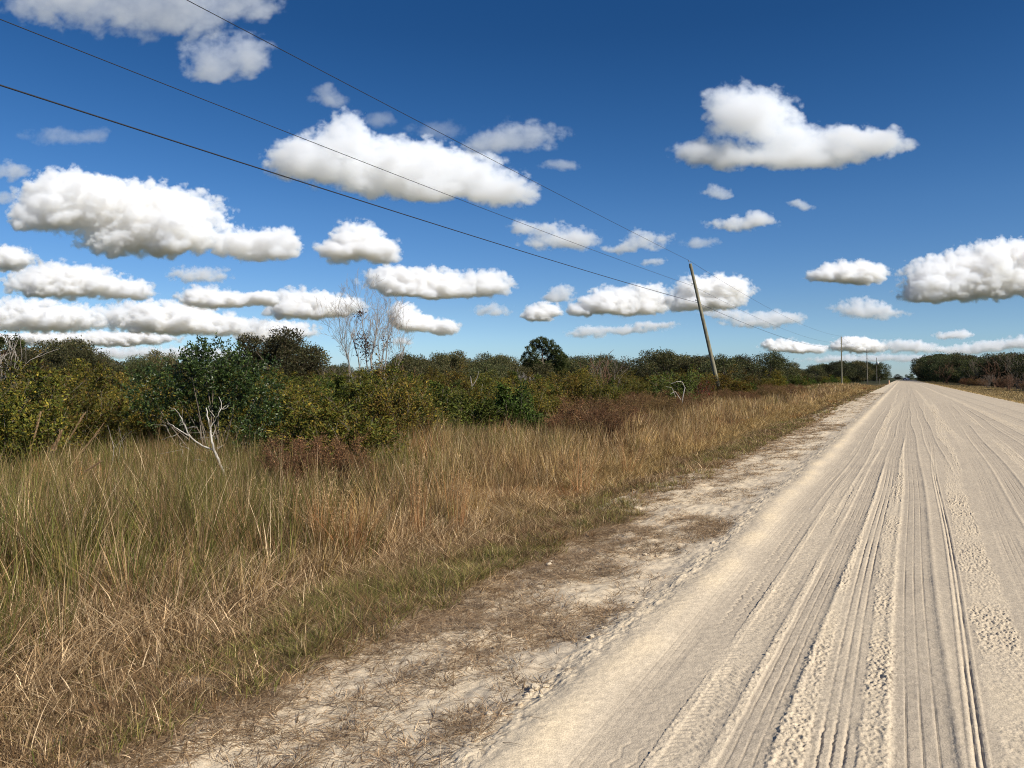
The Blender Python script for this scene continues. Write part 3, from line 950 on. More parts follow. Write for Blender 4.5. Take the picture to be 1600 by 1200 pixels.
# ------------------------------------------------------------------ the dark glossy bush and the bleached sapling before it
def hero_bush():
    o = thing("holly_bush", (HERO[0], HERO[1], gz(*HERO)), "large dark green bush with glossy leaves behind the bleached white sapling", "bush")
    o_loc = np.array(o.location)
    r = np.random.default_rng(5)
    lobes = [(335, 572, 44, 0.1), (300, 590, 42, -0.2), (268, 606, 40, 0.2), (228, 606, 32, 0.3), (225, 640, 26, 0.2), (250, 648, 30, 0.1), (372, 590, 46, 0.2), (400, 622, 38, 0.0), (408, 668, 34, -0.2),
             (395, 695, 26, -0.3), (424, 640, 26, 0.3), (344, 610, 48, 0.5), (295, 630, 38, 0.6), (330, 660, 40, 0.9), (370, 640, 40, 0.6), (290, 690, 30, 0.7), (316, 552, 15, -0.1), (304, 562, 16, 0.0), (418, 590, 26, 0.5), (355, 720, 34, 0.9), (300, 730, 30, 1.0), (390, 730, 26, 0.6)]
    Z = depth_xy(*HERO)
    lp, la, paths = [], [], []
    for cx, cy, rad, dz in lobes:
        c = P(cx, cy, Z + dz) - o_loc
        rw = rad / F * Z
        nl = int(1500 * (rad / 40) ** 2)
        # short sprays
        ns = max(6, nl // 16)
        d = unit(r.normal(size=(ns, 3)) + np.array([0, 0, 0.3]))
        sp = c + d * rw * r.uniform(0.3, 0.95, (ns, 1))
        for s in range(ns):
            L = r.uniform(0.12, 0.3)
            t = r.uniform(0, 1, (16, 1))
            dd = unit(d[s] + np.array([0, 0, 0.5]) + r.normal(0, 0.3, 3))
            lp.append(sp[s] + dd * L * t + r.normal(0, 0.02, (16, 3)))
            la.append(unit(dd * 0.7 + r.normal(0, 0.8, (16, 3))))
        t = np.linspace(0, 1, 6)[:, None]
        b = np.array([r.normal(0, 0.15), r.normal(0, 0.15), 0])
        paths.append((b * (1 - t) + c * t + np.sin(t * pi) * r.normal(0, 0.08, 3), np.linspace(0.018, 0.006, 6)))
    for (cx, cy, dx) in ((298, 543, -4), (320, 538, 6), (306, 540, -8), (288, 556, -10), (390, 556, 8)):          # tall shoots above the crown
        tip = P(cx, cy, Z) - o_loc
        bs = P(cx - dx, cy + 40, Z) - o_loc
        t = r.uniform(0.1, 1, (46, 1))
        lp.append(bs * (1 - t) + tip * t + r.normal(0, 0.025, (46, 3))); la.append(unit(tip - bs + r.normal(0, 0.4, (46, 3))))
        paths.append((np.array([bs, (bs + tip) / 2, tip]), np.array([0.008, 0.006, 0.003])))
    lp = np.concatenate(lp); la = np.concatenate(la); n = len(lp)
    ok = lp[:, 2] > 0.05
    lp, la = lp[ok], la[ok]; n = len(lp)
    leaf_obj("foliage", lp, la, 0.056 * r.uniform(0.7, 1.35, n), 0.031 * r.uniform(0.8, 1.3, n), leaf_cols(n, DARKG, (5, 3, 1), r, 0.25), M_GLOSSY, o, 5, fold=0.12)
    tube_obj("stem", paths, M_TWIG, o, sides=5)


hero_bush()


def px_paths(polys, Z, base, r, jit=0.12):
    """polyline in photo pixels with widths in pixels -> branch paths in metres at depth Z"""
    out = []
    for pl in polys:
        pts = np.array([P(a, b, Z + (r.normal(0, jit * 0.4) if i else 0)) for i, (a, b, w) in enumerate(pl)])
        rad = np.array([w for _, _, w in pl]) / F * Z * 0.42
        # refine with a little kink
        t = np.linspace(0, len(pts) - 1, (len(pts) - 1) * 3 + 1)
        fine = np.stack([np.interp(t, np.arange(len(pts)), pts[:, k]) for k in range(3)], 1)
        fine[1:-1] += r.normal(0, 0.006, fine[1:-1].shape)
        out.append((fine - base, np.interp(t, np.arange(len(pts)), rad)))
    return out


def white_sapling():
    r = np.random.default_rng(3)
    Z = 12.6
    bp = P(354, 760, Z)
    o = thing("bleached_sapling", (bp[0], bp[1], gz(bp[0], bp[1])), "leafless bleached white sapling forked in a wide V before the dark glossy bush", "dead tree")
    base = np.array(o.location)
    main = [[(356, 775, 5.5), (350, 741, 5.0), (341, 718, 4.8), (335, 704, 4.6), (331, 690, 3.8), (328, 670, 3.2), (325, 655, 2.6), (322, 638, 1.8)]]
    limbs = [[(335, 704, 3.6), (317, 697, 3.4), (302, 687, 3.2), (294, 677, 2.8), (286, 660, 2.3), (281, 650, 1.8), (274, 640, 1.2), (266, 637, 0.8)],
             [(302, 687, 2.6), (290, 678, 2.2), (279, 671, 1.8), (271, 665, 1.4), (262, 661, 1.0)],
             [(328, 670, 2.2), (336, 657, 1.9), (342, 645, 1.7), (346, 638, 1.5), (345, 628, 1.1), (342, 620, 0.8)],
             [(347, 640, 1.4), (353, 634, 1.1), (360, 628, 0.8)],
             [(331, 682, 1.6), (337, 670, 1.3), (341, 658, 0.9)],
             [(336, 652, 1.1), (331, 645, 0.9), (325, 634, 0.7)],
             [(346, 640, 0.9), (350, 640, 0.7), (358, 633, 0.5)],
             [(352, 728, 2.2), (358, 733, 1.8), (364, 738, 1.2)],
             [(292, 671, 1.2), (297, 667, 1.0), (309, 668, 0.7)],
             [(286, 660, 1.0), (284, 652, 0.8), (285, 640, 0.6)],
             [(276, 679, 1.1), (262, 684, 0.9), (253, 687, 0.6)]]
    for k in range(10):       # fine dead twigs
        a, b = (r.uniform(256, 350), r.uniform(655, 735))
        limbs.append([(a, b, 0.5), (a + r.normal(-8, 9), b + r.normal(-4, 8), 0.4), (a + r.normal(-15, 14), b + r.normal(-8, 12), 0.25)])
    tube_obj("trunk", px_paths(main, Z, base, r), M_WHITE, o, sides=8)
    tube_obj("branch", px_paths(limbs, Z, base, r), M_WHITE, o, sides=6)


white_sapling()


def bare_tree():
    r = np.random.default_rng(12)
    Z = 46.0
    bp = P(580, 600, Z)
    o = thing("bare_tree", (bp[0], bp[1], gz(bp[0], bp[1])), "tall leafless pale grey tree with many upright stems rising above the shrubs", "tree")
    base = np.array(o.location)
    tr, br = [], []
    stems = [(583, 600, 580, 560, 588, 520, 5.0), (566, 598, 560, 560, 548, 520, 3.2), (546, 600, 545, 570, 540, 545, 2.6), (600, 600, 601, 575, 606, 540, 2.6),
             (578, 598, 572, 540, 566, 500, 3.2), (586, 585, 600, 545, 612, 515, 3.0), (612, 600, 618, 578, 628, 555, 2.0), (560, 590, 545, 560, 530, 530, 2.0), (590, 592, 594, 560, 590, 535, 2.2)]
    for a, b, c, d, e, f, w in stems:
        w *= 0.72
        p = np.array([P(a, b, Z), P(c, d, Z + r.normal(0, .6)), P(e, f, Z + r.normal(0, .8))])
        p[0][2] = base[2] - 0.0
        t = np.linspace(0, 2, 9)
        fine = np.stack([np.interp(t, [0, 1, 2], p[:, k]) for k in range(3)], 1)
        fine[1:-1] += r.normal(0, 0.03, (7, 3))
        rad = np.linspace(w, w * 0.5, 9) / F * Z * 0.5
        tr.append((fine - base, rad))
        for k in (3, 4, 4, 5, 5, 6, 7, 7, 8, 8, 8, 8):
            dd = unit(fine[k] - fine[k - 1] + r.normal(0, 0.11, 3) * np.array([1, 1, .5]))
            fork(fine[k] - base, unit(dd + np.array([0, 0, 0.6])), 0.95 * (1.1 if k == 8 else 0.75), rad[k] * 0.5, 4, r, br, spread=0.30, upb=0.18, nseg=3, shrink=0.76, nkid=(2, 2), rmin=0.006)
    tube_obj("trunk", tr, M_PALEBARK, o, sides=6)
    tube_obj("branch", br, M_PALEBARK, o, sides=4)
    # few withered leaf clusters
    lp, la = [], []
    for (a, b, n, s) in ((562, 490, 60, 0.12), (566, 530, 150, 0.3), (572, 540, 120, 0.25), (604, 535, 60, 0.3), (575, 552, 80, 0.3)):
        c = P(a, b, Z) - base
        lp.append(c + r.normal(0, s, (n, 3))); la.append(unit(r.normal(size=(n, 3))))
    lp = np.concatenate(lp); la = np.concatenate(la); n = len(lp)
    leaf_obj("withered_leaves", lp, la, 0.16, 0.07, leaf_cols(n, [(0.08, 0.04, 0.035), (0.05, 0.035, 0.03)], (1, 1), r), M_LEAF, o, 4)


bare_tree()


def pine():
    r = np.random.default_rng(21)
    Z = 74.0
    bp = P(852, 600, Z)
    o = thing("pine_tree", (bp[0], bp[1], gz(bp[0], bp[1])), "single dark green pine with a rounded dome crown and gaps between its boughs", "tree")
    base = np.array(o.location)
    lobes = [(847, 533, 9, 0), (836, 537, 8, .3), (858, 538, 9, -.2), (829, 546, 8, 0), (843, 546, 9, .6), (866, 546, 10, .2), (824, 556, 8, .3), (836, 557, 7, -.4), (872, 553, 9, .3), (878, 560, 9, -.2), (857, 552, 9, 0.9), (866, 560, 10, .6),
             (817, 564, 5, 0), (826, 568, 9, .4), (838, 570, 10, .1), (850, 568, 8, 1.0), (860, 572, 11, .3), (874, 570, 10, .1), (882, 572, 8, .7), (845, 578, 12, .4), (868, 580, 12, .2), (830, 580, 10, .3), (880, 582, 9, 0.2), (856, 588, 14, .2), (838, 590, 10, .6), (872, 590, 11, .4)]
    paths, lp, la = [], [], []
    top = P(847, 540, Z) - base
    trunk = np.array([np.zeros(3), top * np.array([.6, .6, .35]) + np.array([.1, 0, 0]), top * np.array([.9, .9, .7]), top])
    paths.append((trunk, np.array([0.19, 0.16, 0.10, 0.03])))
    for cx, cy, rad, dz in lobes:
        c = P(cx, cy, Z + dz * 1.6 - 0.4) - base
        rw = rad / F * Z
        k = np.clip((c[2] - 0.7) / top[2], 0.2, 0.9)
        s = np.array([np.interp(k, np.linspace(0, 1, 4), trunk[:, j]) for j in range(3)])
        t = np.linspace(0, 1, 5)[:, None]
        paths.append((s * (1 - t) + c * t + np.array([0, 0, -0.12]) * np.sin(t * pi), np.linspace(0.05, 0.012, 5)))
        nt = int(120 * (rad / 9) ** 2)
        d = unit(r.normal(size=(nt, 3)))
        tp = c + d * rw * r.uniform(0.3, 1, (nt, 1)) ** 0.6 * np.array([1.05, 1.05, 0.72])
        for i in range(nt):
            nd = unit(d[i] * 0.6 + np.array([0, 0, 0.6]) + r.normal(0, 0.3, 3))
            v = unit(nd + r.normal(0, 0.55, (9, 3)))
            lp.append(np.repeat(tp[i][None], 9, 0)); la.append(v)
    lp = np.concatenate(lp); la = np.concatenate(la); n = len(lp)
    leaf_obj("crown", lp, la, 0.25 * r.uniform(0.7, 1.2, n), 0.035, leaf_cols(n, [(0.038, 0.055, 0.014), (0.06, 0.075, 0.02), (0.09, 0.08, 0.025)], (4, 3, 1), r), M_PINE, o, 9)
    tube_obj("trunk", paths, M_BARK, o, sides=6)


pine()

# ------------------------------------------------------------------ trees behind the shrubs
OAK_LABEL = "scrub oak with greyish green crown in the tree line far behind the shrubs"
FARL_LABEL = "dark oak in the distant woods beyond the leaning and second poles, left of the road"
FARR_LABEL = "dark oak at the edge of the woods along the right side of the road"
BARE_LABEL = "leafless grey bush standing before the dark woods on the right of the road"
oakp = [make_tree("scrub_oak", 200 + i, 4.6, 5.0 + 0.4 * (i % 3), 0.4, OAKC, w_, nclump=32, nleaf=420, leaf=(0.15, 0.07), clump=(0.11, 0.21), label=OAK_LABEL, group="scrub oaks of the tree line", ntrunk=2)
        for i, w_ in enumerate([(3, 3, 2, 1), (2, 2, 4, 1), (3, 4, 1, 2), (2, 2, 2, 3)])]
farp = [make_tree("live_oak", 230 + i, 10.0, 9.5, 0.6, OAKD, w_, nclump=26, nleaf=230, leaf=(0.36, 0.18), clump=(0.13, 0.26), label=FARL_LABEL, group="oaks of the distant left woods", trunk_r=0.25, mat=M_FAR)
        for i, w_ in enumerate([(3, 3, 1), (4, 2, 1), (1, 2, 4)])]
twigp = []
for i in range(3):
    r = np.random.default_rng(260 + i)
    o = thing("bare_bush", (0, 0, -50), BARE_LABEL, "bush", "leafless grey bushes by the right woods")
    br = []
    for k in range(7):
        fork(np.array([r.normal(0, .2), r.normal(0, .2), 0]), unit(np.array([r.normal(0, .35), r.normal(0, .35), 1])), 1.0, 0.03, 4, r, br, spread=0.36, upb=0.2, nseg=3, shrink=0.78, nkid=(2, 2), rmin=0.008)
    tube_obj("branch", br, [M_REDTWIG, M_TWIG, M_PALEBARK][i], o, sides=4)
    twigp.append(o)
first = {}


def put(lst, i, x, y, rz, sc, label=None, group=None, dz=-0.1):
    o = lst[i % len(lst)]
    loc = (x, y, gz(x, y) + dz)
    if o.name not in first:
        first[o.name] = 1
        o.location = loc; o.rotation_euler = (0, 0, rz); o.scale = sc if hasattr(sc, '__len__') else (sc,) * 3
        if label: o["label"] = label
        if group: o["group"] = group
        return o
    return dup(o, loc, rz, sc, label or o["label"], group or o.get("group"))


# named trees on the left skyline: photo pixel of the top, depth, width in pixels
SKYLINE = [
    (430, 521, 58, 105, "big round-headed oak behind the dark glossy bush, tallest crown of the left scrub", 0),
    (448, 532, 61, 90, "oak merging with the right flank of the big round-headed oak", 3),
    (96, 537, 55, 90, "oak between broad dark oak and the sprawling one at far left", 3),
    (388, 545, 60, 60, "smaller oak tucked under the left shoulder of the big round-headed oak", 1),
    (60, 530, 52, 110, "broad dark oak at far left beside the cabbage palm", 2),
    (125, 553, 50, 90, "sprawling oak sloping down rightward from the broad dark oak at far left", 0),
    (20, 548, 48, 70, "oak crown under the cabbage palm at the left frame edge", 1),
    (205, 560, 62, 52, "small dusky oak standing in the dip left of the glossy bush", 1),
    (246, 552, 64, 60, "grey-tinged oak showing just above the left part of the glossy bush", 3),
    (488, 572, 62, 60, "low oak filling the gap between the big round-headed oak and bare grey tree", 2),
    (660, 553, 66, 62, "oak just right of the bare grey tree on the skyline", 2),
    (705, 553, 72, 60, "oak with lumpy crown midway between bare grey tree and pine, nearer the tree", 0),
    (760, 556, 72, 50, "oak with ragged crown just left of the pine", 1),
    (905, 558, 80, 55, "oak touching the right side of the pine", 2),
]
for i, (a, b, Z, w, lab, k) in enumerate(SKYLINE):
    p = P(a, b, Z)
    g = gz(p[0], p[1]) - 0.1
    hh = (p[2] - g) / 4.35; ww = w / F * Z / 4.0
    put(oakp, k, p[0], p[1], rng.uniform(0, 6.28), (ww, ww, hh), lab)
# generic tree line
n = 0
for it in range(700):
    a = r0.uniform(-420, 1270); Z = r0.uniform(62, 135) if a > 640 else r0.uniform(66, 120)
    top = np.interp(a, [-120, 120, 180, 300, 480, 540, 640, 800, 900, 1000, 1100, 1200, 1260, 1300], [545, 552, 572, 566, 578, 574, 560, 566, 562, 557, 556, 556, 566, 572]) + r0.normal(0, 6.0) + 1
    p = P(a, top, Z)
    if p[0] > -14 - 0.03 * p[1]: continue
    if not clear(p[0], p[1], 3.6): continue
    spots.append((p[0], p[1], 3.6))
    g = gz(p[0], p[1]) - 0.1
    hh = max(2.4, p[2] - g) / 4.6
    ww = hh * r0.uniform(0.85, 1.3)
    put(oakp, int(r0.integers(4)), p[0], p[1], r0.uniform(0, 6.28), (ww, ww, hh))
    n += 1
    if n >= 150: break
print("oaks", n)

# distant woods left of the road
nl = 0
for it in range(600):
    Z = r0.uniform(170, 560)
    a = r0.uniform(1150, 1412)
    top = np.interp(a, [1150, 1250, 1290, 1325, 1370, 1395, 1412], [572, 573, 568, 562, 565, 572, 584]) + abs(r0.normal(0, 3.5)) - 1
    p = P(a, top, Z)
    if p[0] > -11 - 6 * (Z < 300) or not clear(p[0], p[1], 8): continue
    hh = (p[2] + 0.4) / 10.0
    if hh > 1.7 or hh < 0.45: continue
    spots.append((p[0], p[1], 8))
    put(farp, int(r0.integers(3)), p[0], p[1], r0.uniform(0, 6.28), (hh * 1.15, hh * 1.15, hh))
    nl += 1
    if nl >= 60: break
# woods right of the road
nr = 0
for it in range(900):
    y = r0.uniform(95, 600)
    x = 13.5 + 3.5 * (y < 240) + abs(r0.normal(0, 14)) * (0.5 if y > 300 else 1)
    a = float(px_of(x, y))
    if a > 1720 or a < 1420: continue
    d = 5.5 if y < 250 else 8
    if not clear(x, y, d): continue
    Z = depth_xy(x, y)
    top = np.interp(a, [1420, 1428, 1445, 1490, 1520, 1600, 1720], [578, 564, 555, 553, 556, 551, 552]) + abs(r0.normal(0, 5.0)) - 1.5
    p = P(a, top, Z)
    hh = (p[2] + 0.4) / 10.0
    if hh > 2.4: continue
    spots.append((x, y, d))
    wz = min(hh * 1.2, 1.3) if y < 300 else hh
    put(farp, int(r0.integers(3)), x, y, r0.uniform(0, 6.28), (wz, wz, hh), FARR_LABEL, "oaks of the right woods")
    nr += 1
    if nr >= 80: break
for k, (a, y, s_, lab) in enumerate([(1476, 250, 2.3, "rusty leafless tree before the left end of the right woods"), (1534, 190, 2.5, "tallest leafless tree in the middle of the right woods front"), (1560, 165, 2.0, "shorter leafless tree beside the tallest bare one in the right woods"), (1592, 150, 2.4, "leafless tree at the right frame edge before the dark woods")]):
    x = 13.0 + 1.2 * (k % 2)
    x = (a - 800) / F; x = (x * cos(YAW) - sin(YAW)) / (cos(YAW) + x * sin(YAW)) * y      # on the sight line at that distance
    spots.append((x, y, 2.0))
    put(twigp, k % 2, x, y, k * 1.7, s_ * 0.9, lab, "leafless trees of the right woods")
nb = 0
for it in range(300):
    y = r0.uniform(70, 230)
    x = r0.uniform(12.5, 17.5)
    a = float(px_of(x, y))
    if a < 1500 or a > 1680 or not clear(x, y, 1.6): continue
    spots.append((x, y, 1.6))
    s = r0.uniform(0.75, 1.15)
    if nb % 3 == 2: 
        place('red', x, y, (1.6, 1.6, 1.3), r0.uniform(0, 6.28), "low reddish brown bush at the foot of the dark right woods")
    else:
        put(twigp, nb % 2, x, y, r0.uniform(0, 6.28), (s, s, s * 0.9))
    nb += 1
    if nb >= 34: break
for k, (x, y, sc_) in enumerate([(-26, 700, .75), (-15, 730, .6), (-4, 760, .5), (6, 750, .55), (15, 735, .6), (25, 720, .75), (36, 700, .9)]):
    put(farp, k, x, y, k * 1.1, (sc_ * 1.3, sc_ * 1.3, sc_), "low dark oak closing off the far end of the road", "trees across the road end")
print("far", nl, nr, nb)


# cabbage palm on the far left skyline
def palm():
    r = np.random.default_rng(31)
    Z = 50.0
    bp = P(17, 600, Z)
    o = thing("cabbage_palm", (bp[0], bp[1], gz(bp[0], bp[1])), "cabbage palm with a hanging skirt of dead fronds on the far left skyline", "palm")
    base = np.array(o.location)
    top = P(17, 541, Z) - base
    t = np.linspace(0, 1, 6)[:, None]
    tube_obj("trunk", [(top * t, np.linspace(0.17, 0.14, 6))], M_BARK, o, sides=8)
    for nm, nf, zr, colr in (("fronds", 34, (-0.1, 1.0), [(0.06, 0.08, 0.02), (0.09, 0.10, 0.03)]), ("dead_fronds", 24, (-1.4, -0.5), [(0.16, 0.11, 0.07), (0.1, 0.07, 0.05)])):
        lp, la, ll = [], [], []
        for k in range(nf):
            az = r.uniform(0, 6.28)
            d = unit(np.array([cos(az), sin(az), r.uniform(*zr)]))
            c = top + d * r.uniform(0.35, 0.55)
            v = unit(d + r.normal(0, 0.42, (16, 3)))
            v[:, 2] -= 0.15
            lp.append(np.repeat(c[None], 16, 0)); la.append(v)
        lp = np.concatenate(lp); la = np.concatenate(la); n = len(lp)
        leaf_obj(nm, lp, la, 0.5 * r.uniform(0.7, 1.2, n), 0.05, leaf_cols(n, colr, (1, 1), r), M_LEAF, o, 3)


palm()


# pale dead stems and snags in the scrub (photo pixels, depth)
def snag(name, polys, Z, label, mat=None, cat="dead branch", seed=1):
    r = np.random.default_rng(seed)
    a, b, w = polys[0][0]
    p0 = P(a, b, Z)
    o = thing(name, (p0[0], p0[1], gz(p0[0], p0[1])), label, cat)
    base = np.array(o.location)
    first_ = px_paths(polys[:1], Z, base, r, 0.05)
    first_[0][0][0][2] = -0.05
    tube_obj("trunk", first_, mat or M_WHITE, o, sides=6)
    if len(polys) > 1:
        tube_obj("branch", px_paths(polys[1:], Z, base, r, 0.05), mat or M_WHITE, o, sides=5)


snag("arched_snag", [[(1064, 645, 1.9), (1067, 620, 1.9), (1070, 606, 1.8), (1066, 597, 1.6), (1058, 596, 1.3), (1048, 600, .8)], [(1064, 625, 1.2), (1055, 612, 1), (1048, 615, .6)], [(1056, 620, 1.0), (1050, 606, .8), (1040, 604, .5)]], 31.0,
     "whitish dead trunk arching over in a hook, left of the leaning pole base", seed=2)
snag("pale_snag", [[(28, 640, 3.0), (27, 622, 2.6), (24, 607, 2.2), (26, 598, 1.2)], [(26, 615, 1.4), (22, 603, 1.0), (18, 594, .6)], [(26, 608, 1.2), (33, 598, .9), (38, 590, .6)]], 27.0,
     "small pale forked trunk among olive shrubs under the far left oak", seed=3)
snag("leaning_snag", [[(0, 618, 2.2), (8, 616, 2.2), (16, 611, 1.6)], [(0, 636, 1.4), (10, 632, 1.2), (16, 634, .8)], [(8, 616, 1.2), (12, 622, .8), (17, 624, .5)]], 24.0,
     "whitish dead branch jutting in from the left frame edge", seed=4)
snag("thin_snag", [[(156, 650, 1.2), (154, 625, 1.1), (150, 612, 0.8)], [(154, 628, .9), (158, 616, .7), (157, 608, .4)]], 22.0,
     "thin grey dead stem sticking out of olive shrubs left of the glossy bush", M_PALEBARK, seed=5)
snag("broken_snag", [[(738, 640, 2.2), (737, 600, 2.0), (735, 588, 1.4)], [(737, 605, 1.4), (745, 592, 1.1), (748, 580, .7)], [(751, 630, 1.0), (752, 612, 1.0), (754, 600, .7)]], 30.0,
     "pale broken trunk in green scrub between bare grey tree and pine", M_PALEBARK, seed=6)
snag("silvery_snag", [[(172, 742, 1.2), (178, 700, 1.2), (174, 680, 1.0), (168, 664, 0.7)], [(184, 740, 1.0), (186, 705, 1.0), (190, 690, .8), (206, 673, .5)], [(178, 700, .8), (188, 690, .7), (198, 676, .4)], [(196, 740, .9), (193, 700, .8), (186, 668, .5)]], 13.2,
     "tangle of silvery dead twigs at the left foot of the glossy bush", M_PALEBARK, seed=7)
for k, (a, b, Z, s, lab) in enumerate([(925, 612, 42, 1.15, "bare pinkish grey bush in the scrub right of the pine"), (950, 604, 48, 1.2, "taller bare grey bush between pine and leaning pole"), (815, 600, 60, 0.9, "thin bare grey bush touching the left foot of the pine"),
                                        (632, 600, 48, 1.05, "bare grey bush at the right foot of the tall leafless tree"), (528, 600, 46, 1.0, "bare grey bush at the left foot of the tall leafless tree"), (4, 600, 30, 1.3, "pale bare bush cut off by the left frame edge")]):
    p = P(a, b, Z)
    put(twigp, k, p[0], p[1], k * 1.3, s, lab, group="bare bushes in the left scrub")
RED = [(0.22, 0.045, 0.03), (0.13, 0.05, 0.03), (0.07, 0.08, 0.02)]
rs = make_shrub("red_leaved_shrub", 301, 2.6, 1.3, RED, (3, 2, 2), nstem=14, ntwig=10, nleaf=16, leaf=(0.07, 0.04), label="slender shrub with red autumn leaves just left of the leaning pole")
p = P(1097, 600, 46); rs.location = (p[0], p[1], gz(p[0], p[1]))
gs = make_shrub("leafy_shrub", 302, 2.7, 2.4, [(0.06, 0.09, 0.018), (0.09, 0.12, 0.025), (0.04, 0.055, 0.015)], (3, 2, 1), nstem=22, ntwig=14, nleaf=24, leaf=(0.08, 0.045), label="bright green broad-leaved shrub behind the arched white trunk")
p = P(1056, 600, 34); gs.location = (p[0], p[1], gz(p[0], p[1]))


# ------------------------------------------------------------------ grasses
def blades(x, y, h, w, lean, col, seed, curl=0.5, z=None, flat=0.0, seg=3, az=None, bend=None):
    """curved tapered ribbons; arrays of the same length"""
    r = np.random.default_rng(seed)
    n = len(x)
    if z is None: z = base_height(x, y) + np.where(x > -4.2, shoulder_bumps(x, y), 0.0) - 0.01
    if az is None: az = r.uniform(0, 2 * pi, n)
    ld = np.stack([np.cos(az), np.sin(az)], 1)
    fa = r.uniform(0, 2 * pi, n)
    sx, sy = np.cos(fa), np.sin(fa)
    V = np.empty((n, seg * 2 + 1, 3), np.float32)
    for i in range(seg + 1):
        t = i / seg
        off = lean * (t * (1 - curl) + curl * t * t)
        cx = x + ld[:, 0] * off; cy = y + ld[:, 1] * off
        if bend is not None:
            cx = cx + bend[:, 0] * t ** 1.5; cy = cy + bend[:, 1] * t ** 1.5
        cz = z + h * (t - 0.35 * flat * t * t)
        if i < seg:
            ww = w * (1 - 0.75 * t) * 0.5
            V[:, 2 * i] = np.stack([cx - sx * ww, cy - sy * ww, cz], 1)
            V[:, 2 * i + 1] = np.stack([cx + sx * ww, cy + sy * ww, cz], 1)
        else:
            V[:, 2 * seg] = np.stack([cx, cy, cz], 1)
    b = (np.arange(n) * (2 * seg + 1))[:, None]
    Q = np.concatenate([b + np.array([[2 * i, 2 * i + 1, 2 * i + 3, 2 * i + 2]]) for i in range(seg - 1)], 0)
    T = b + np.array([[2 * seg - 2, 2 * seg - 1, 2 * seg]])
    C = np.repeat(col, 2 * seg + 1, axis=0)
    return V.reshape(-1, 3), Q, T, C


def grass_obj(name, sets, label):
    V, Q, T, C, n = [], [], [], [], 0
    for v, q, t, c in sets:
        V.append(v); Q.append(q + n); T.append(t + n); C.append(c); n += len(v)
    me = mesh_np(name, np.concatenate(V), np.concatenate(Q), np.concatenate(T), cols=np.concatenate(C))
    link(name, me, M_GRASS, kind="stuff", label=label, cat="grass")
    print(name, sum(len(t) for t in T))


STRAW = [(0.50, 0.355, 0.20), (0.37, 0.25, 0.135), (0.25, 0.16, 0.08), (0.66, 0.50, 0.31), (0.13, 0.08, 0.04)]
GOLD = [(0.40, 0.275, 0.115), (0.30, 0.195, 0.075), (0.19, 0.12, 0.045), (0.52, 0.38, 0.185)]
OLIG = [(0.125, 0.132, 0.030), (0.18, 0.155, 0.042), (0.075, 0.088, 0.018), (0.22, 0.165, 0.06)]
BRN = [(0.20, 0.115, 0.055), (0.13, 0.08, 0.04), (0.28, 0.17, 0.08)]
VERD = [(0.16, 0.165, 0.038), (0.105, 0.12, 0.028), (0.24, 0.205, 0.065), (0.29, 0.21, 0.095)]
RUST = [(0.40, 0.19, 0.075), (0.30, 0.135, 0.055), (0.47, 0.26, 0.12)]
LITTER = [(0.34, 0.24, 0.145), (0.25, 0.17, 0.10), (0.47, 0.35, 0.22), (0.14, 0.095, 0.06)]


def scatter(n, x0, x1, y0, y1, r, power=1.0):
    """points in a strip, denser near the road end of the view"""
    y = y0 + (y1 - y0) * r.uniform(0, 1, n) ** power
    x = r.uniform(x0, x1, n)
    ok = in_view(x, y, 1.5)
    return x[ok], y[ok]


def tussocks(nc, per, x0, x1, y0, y1, r, rad, power=1.0):
    """blades gathered in tufts: position of every blade, the tuft it belongs to, and the direction outward from the tuft"""
    cx, cy = scatter(nc, x0, x1, y0, y1, r, power)
    k = np.maximum(3, (per * r.uniform(0.35, 1.8, len(cx)))).astype(int)
    ids = np.repeat(np.arange(len(cx)), k)
    rr = rad * r.uniform(0.5, 1.6, len(cx))[ids] * np.abs(r.normal(0, 0.6, len(ids)))
    a = r.uniform(0, 2 * pi, len(ids))
    return cx[ids] + rr * np.cos(a), cy[ids] + rr * np.sin(a), ids, a, cx, cy


def pick(n, pal, wt, r, var=0.2):
    return leaf_cols(n, pal, wt, r, var).astype(np.float32)


def wmin(w, x, y, k=0.00062):
    return np.maximum(w, k * np.maximum(depth_xy(x, y), 0))


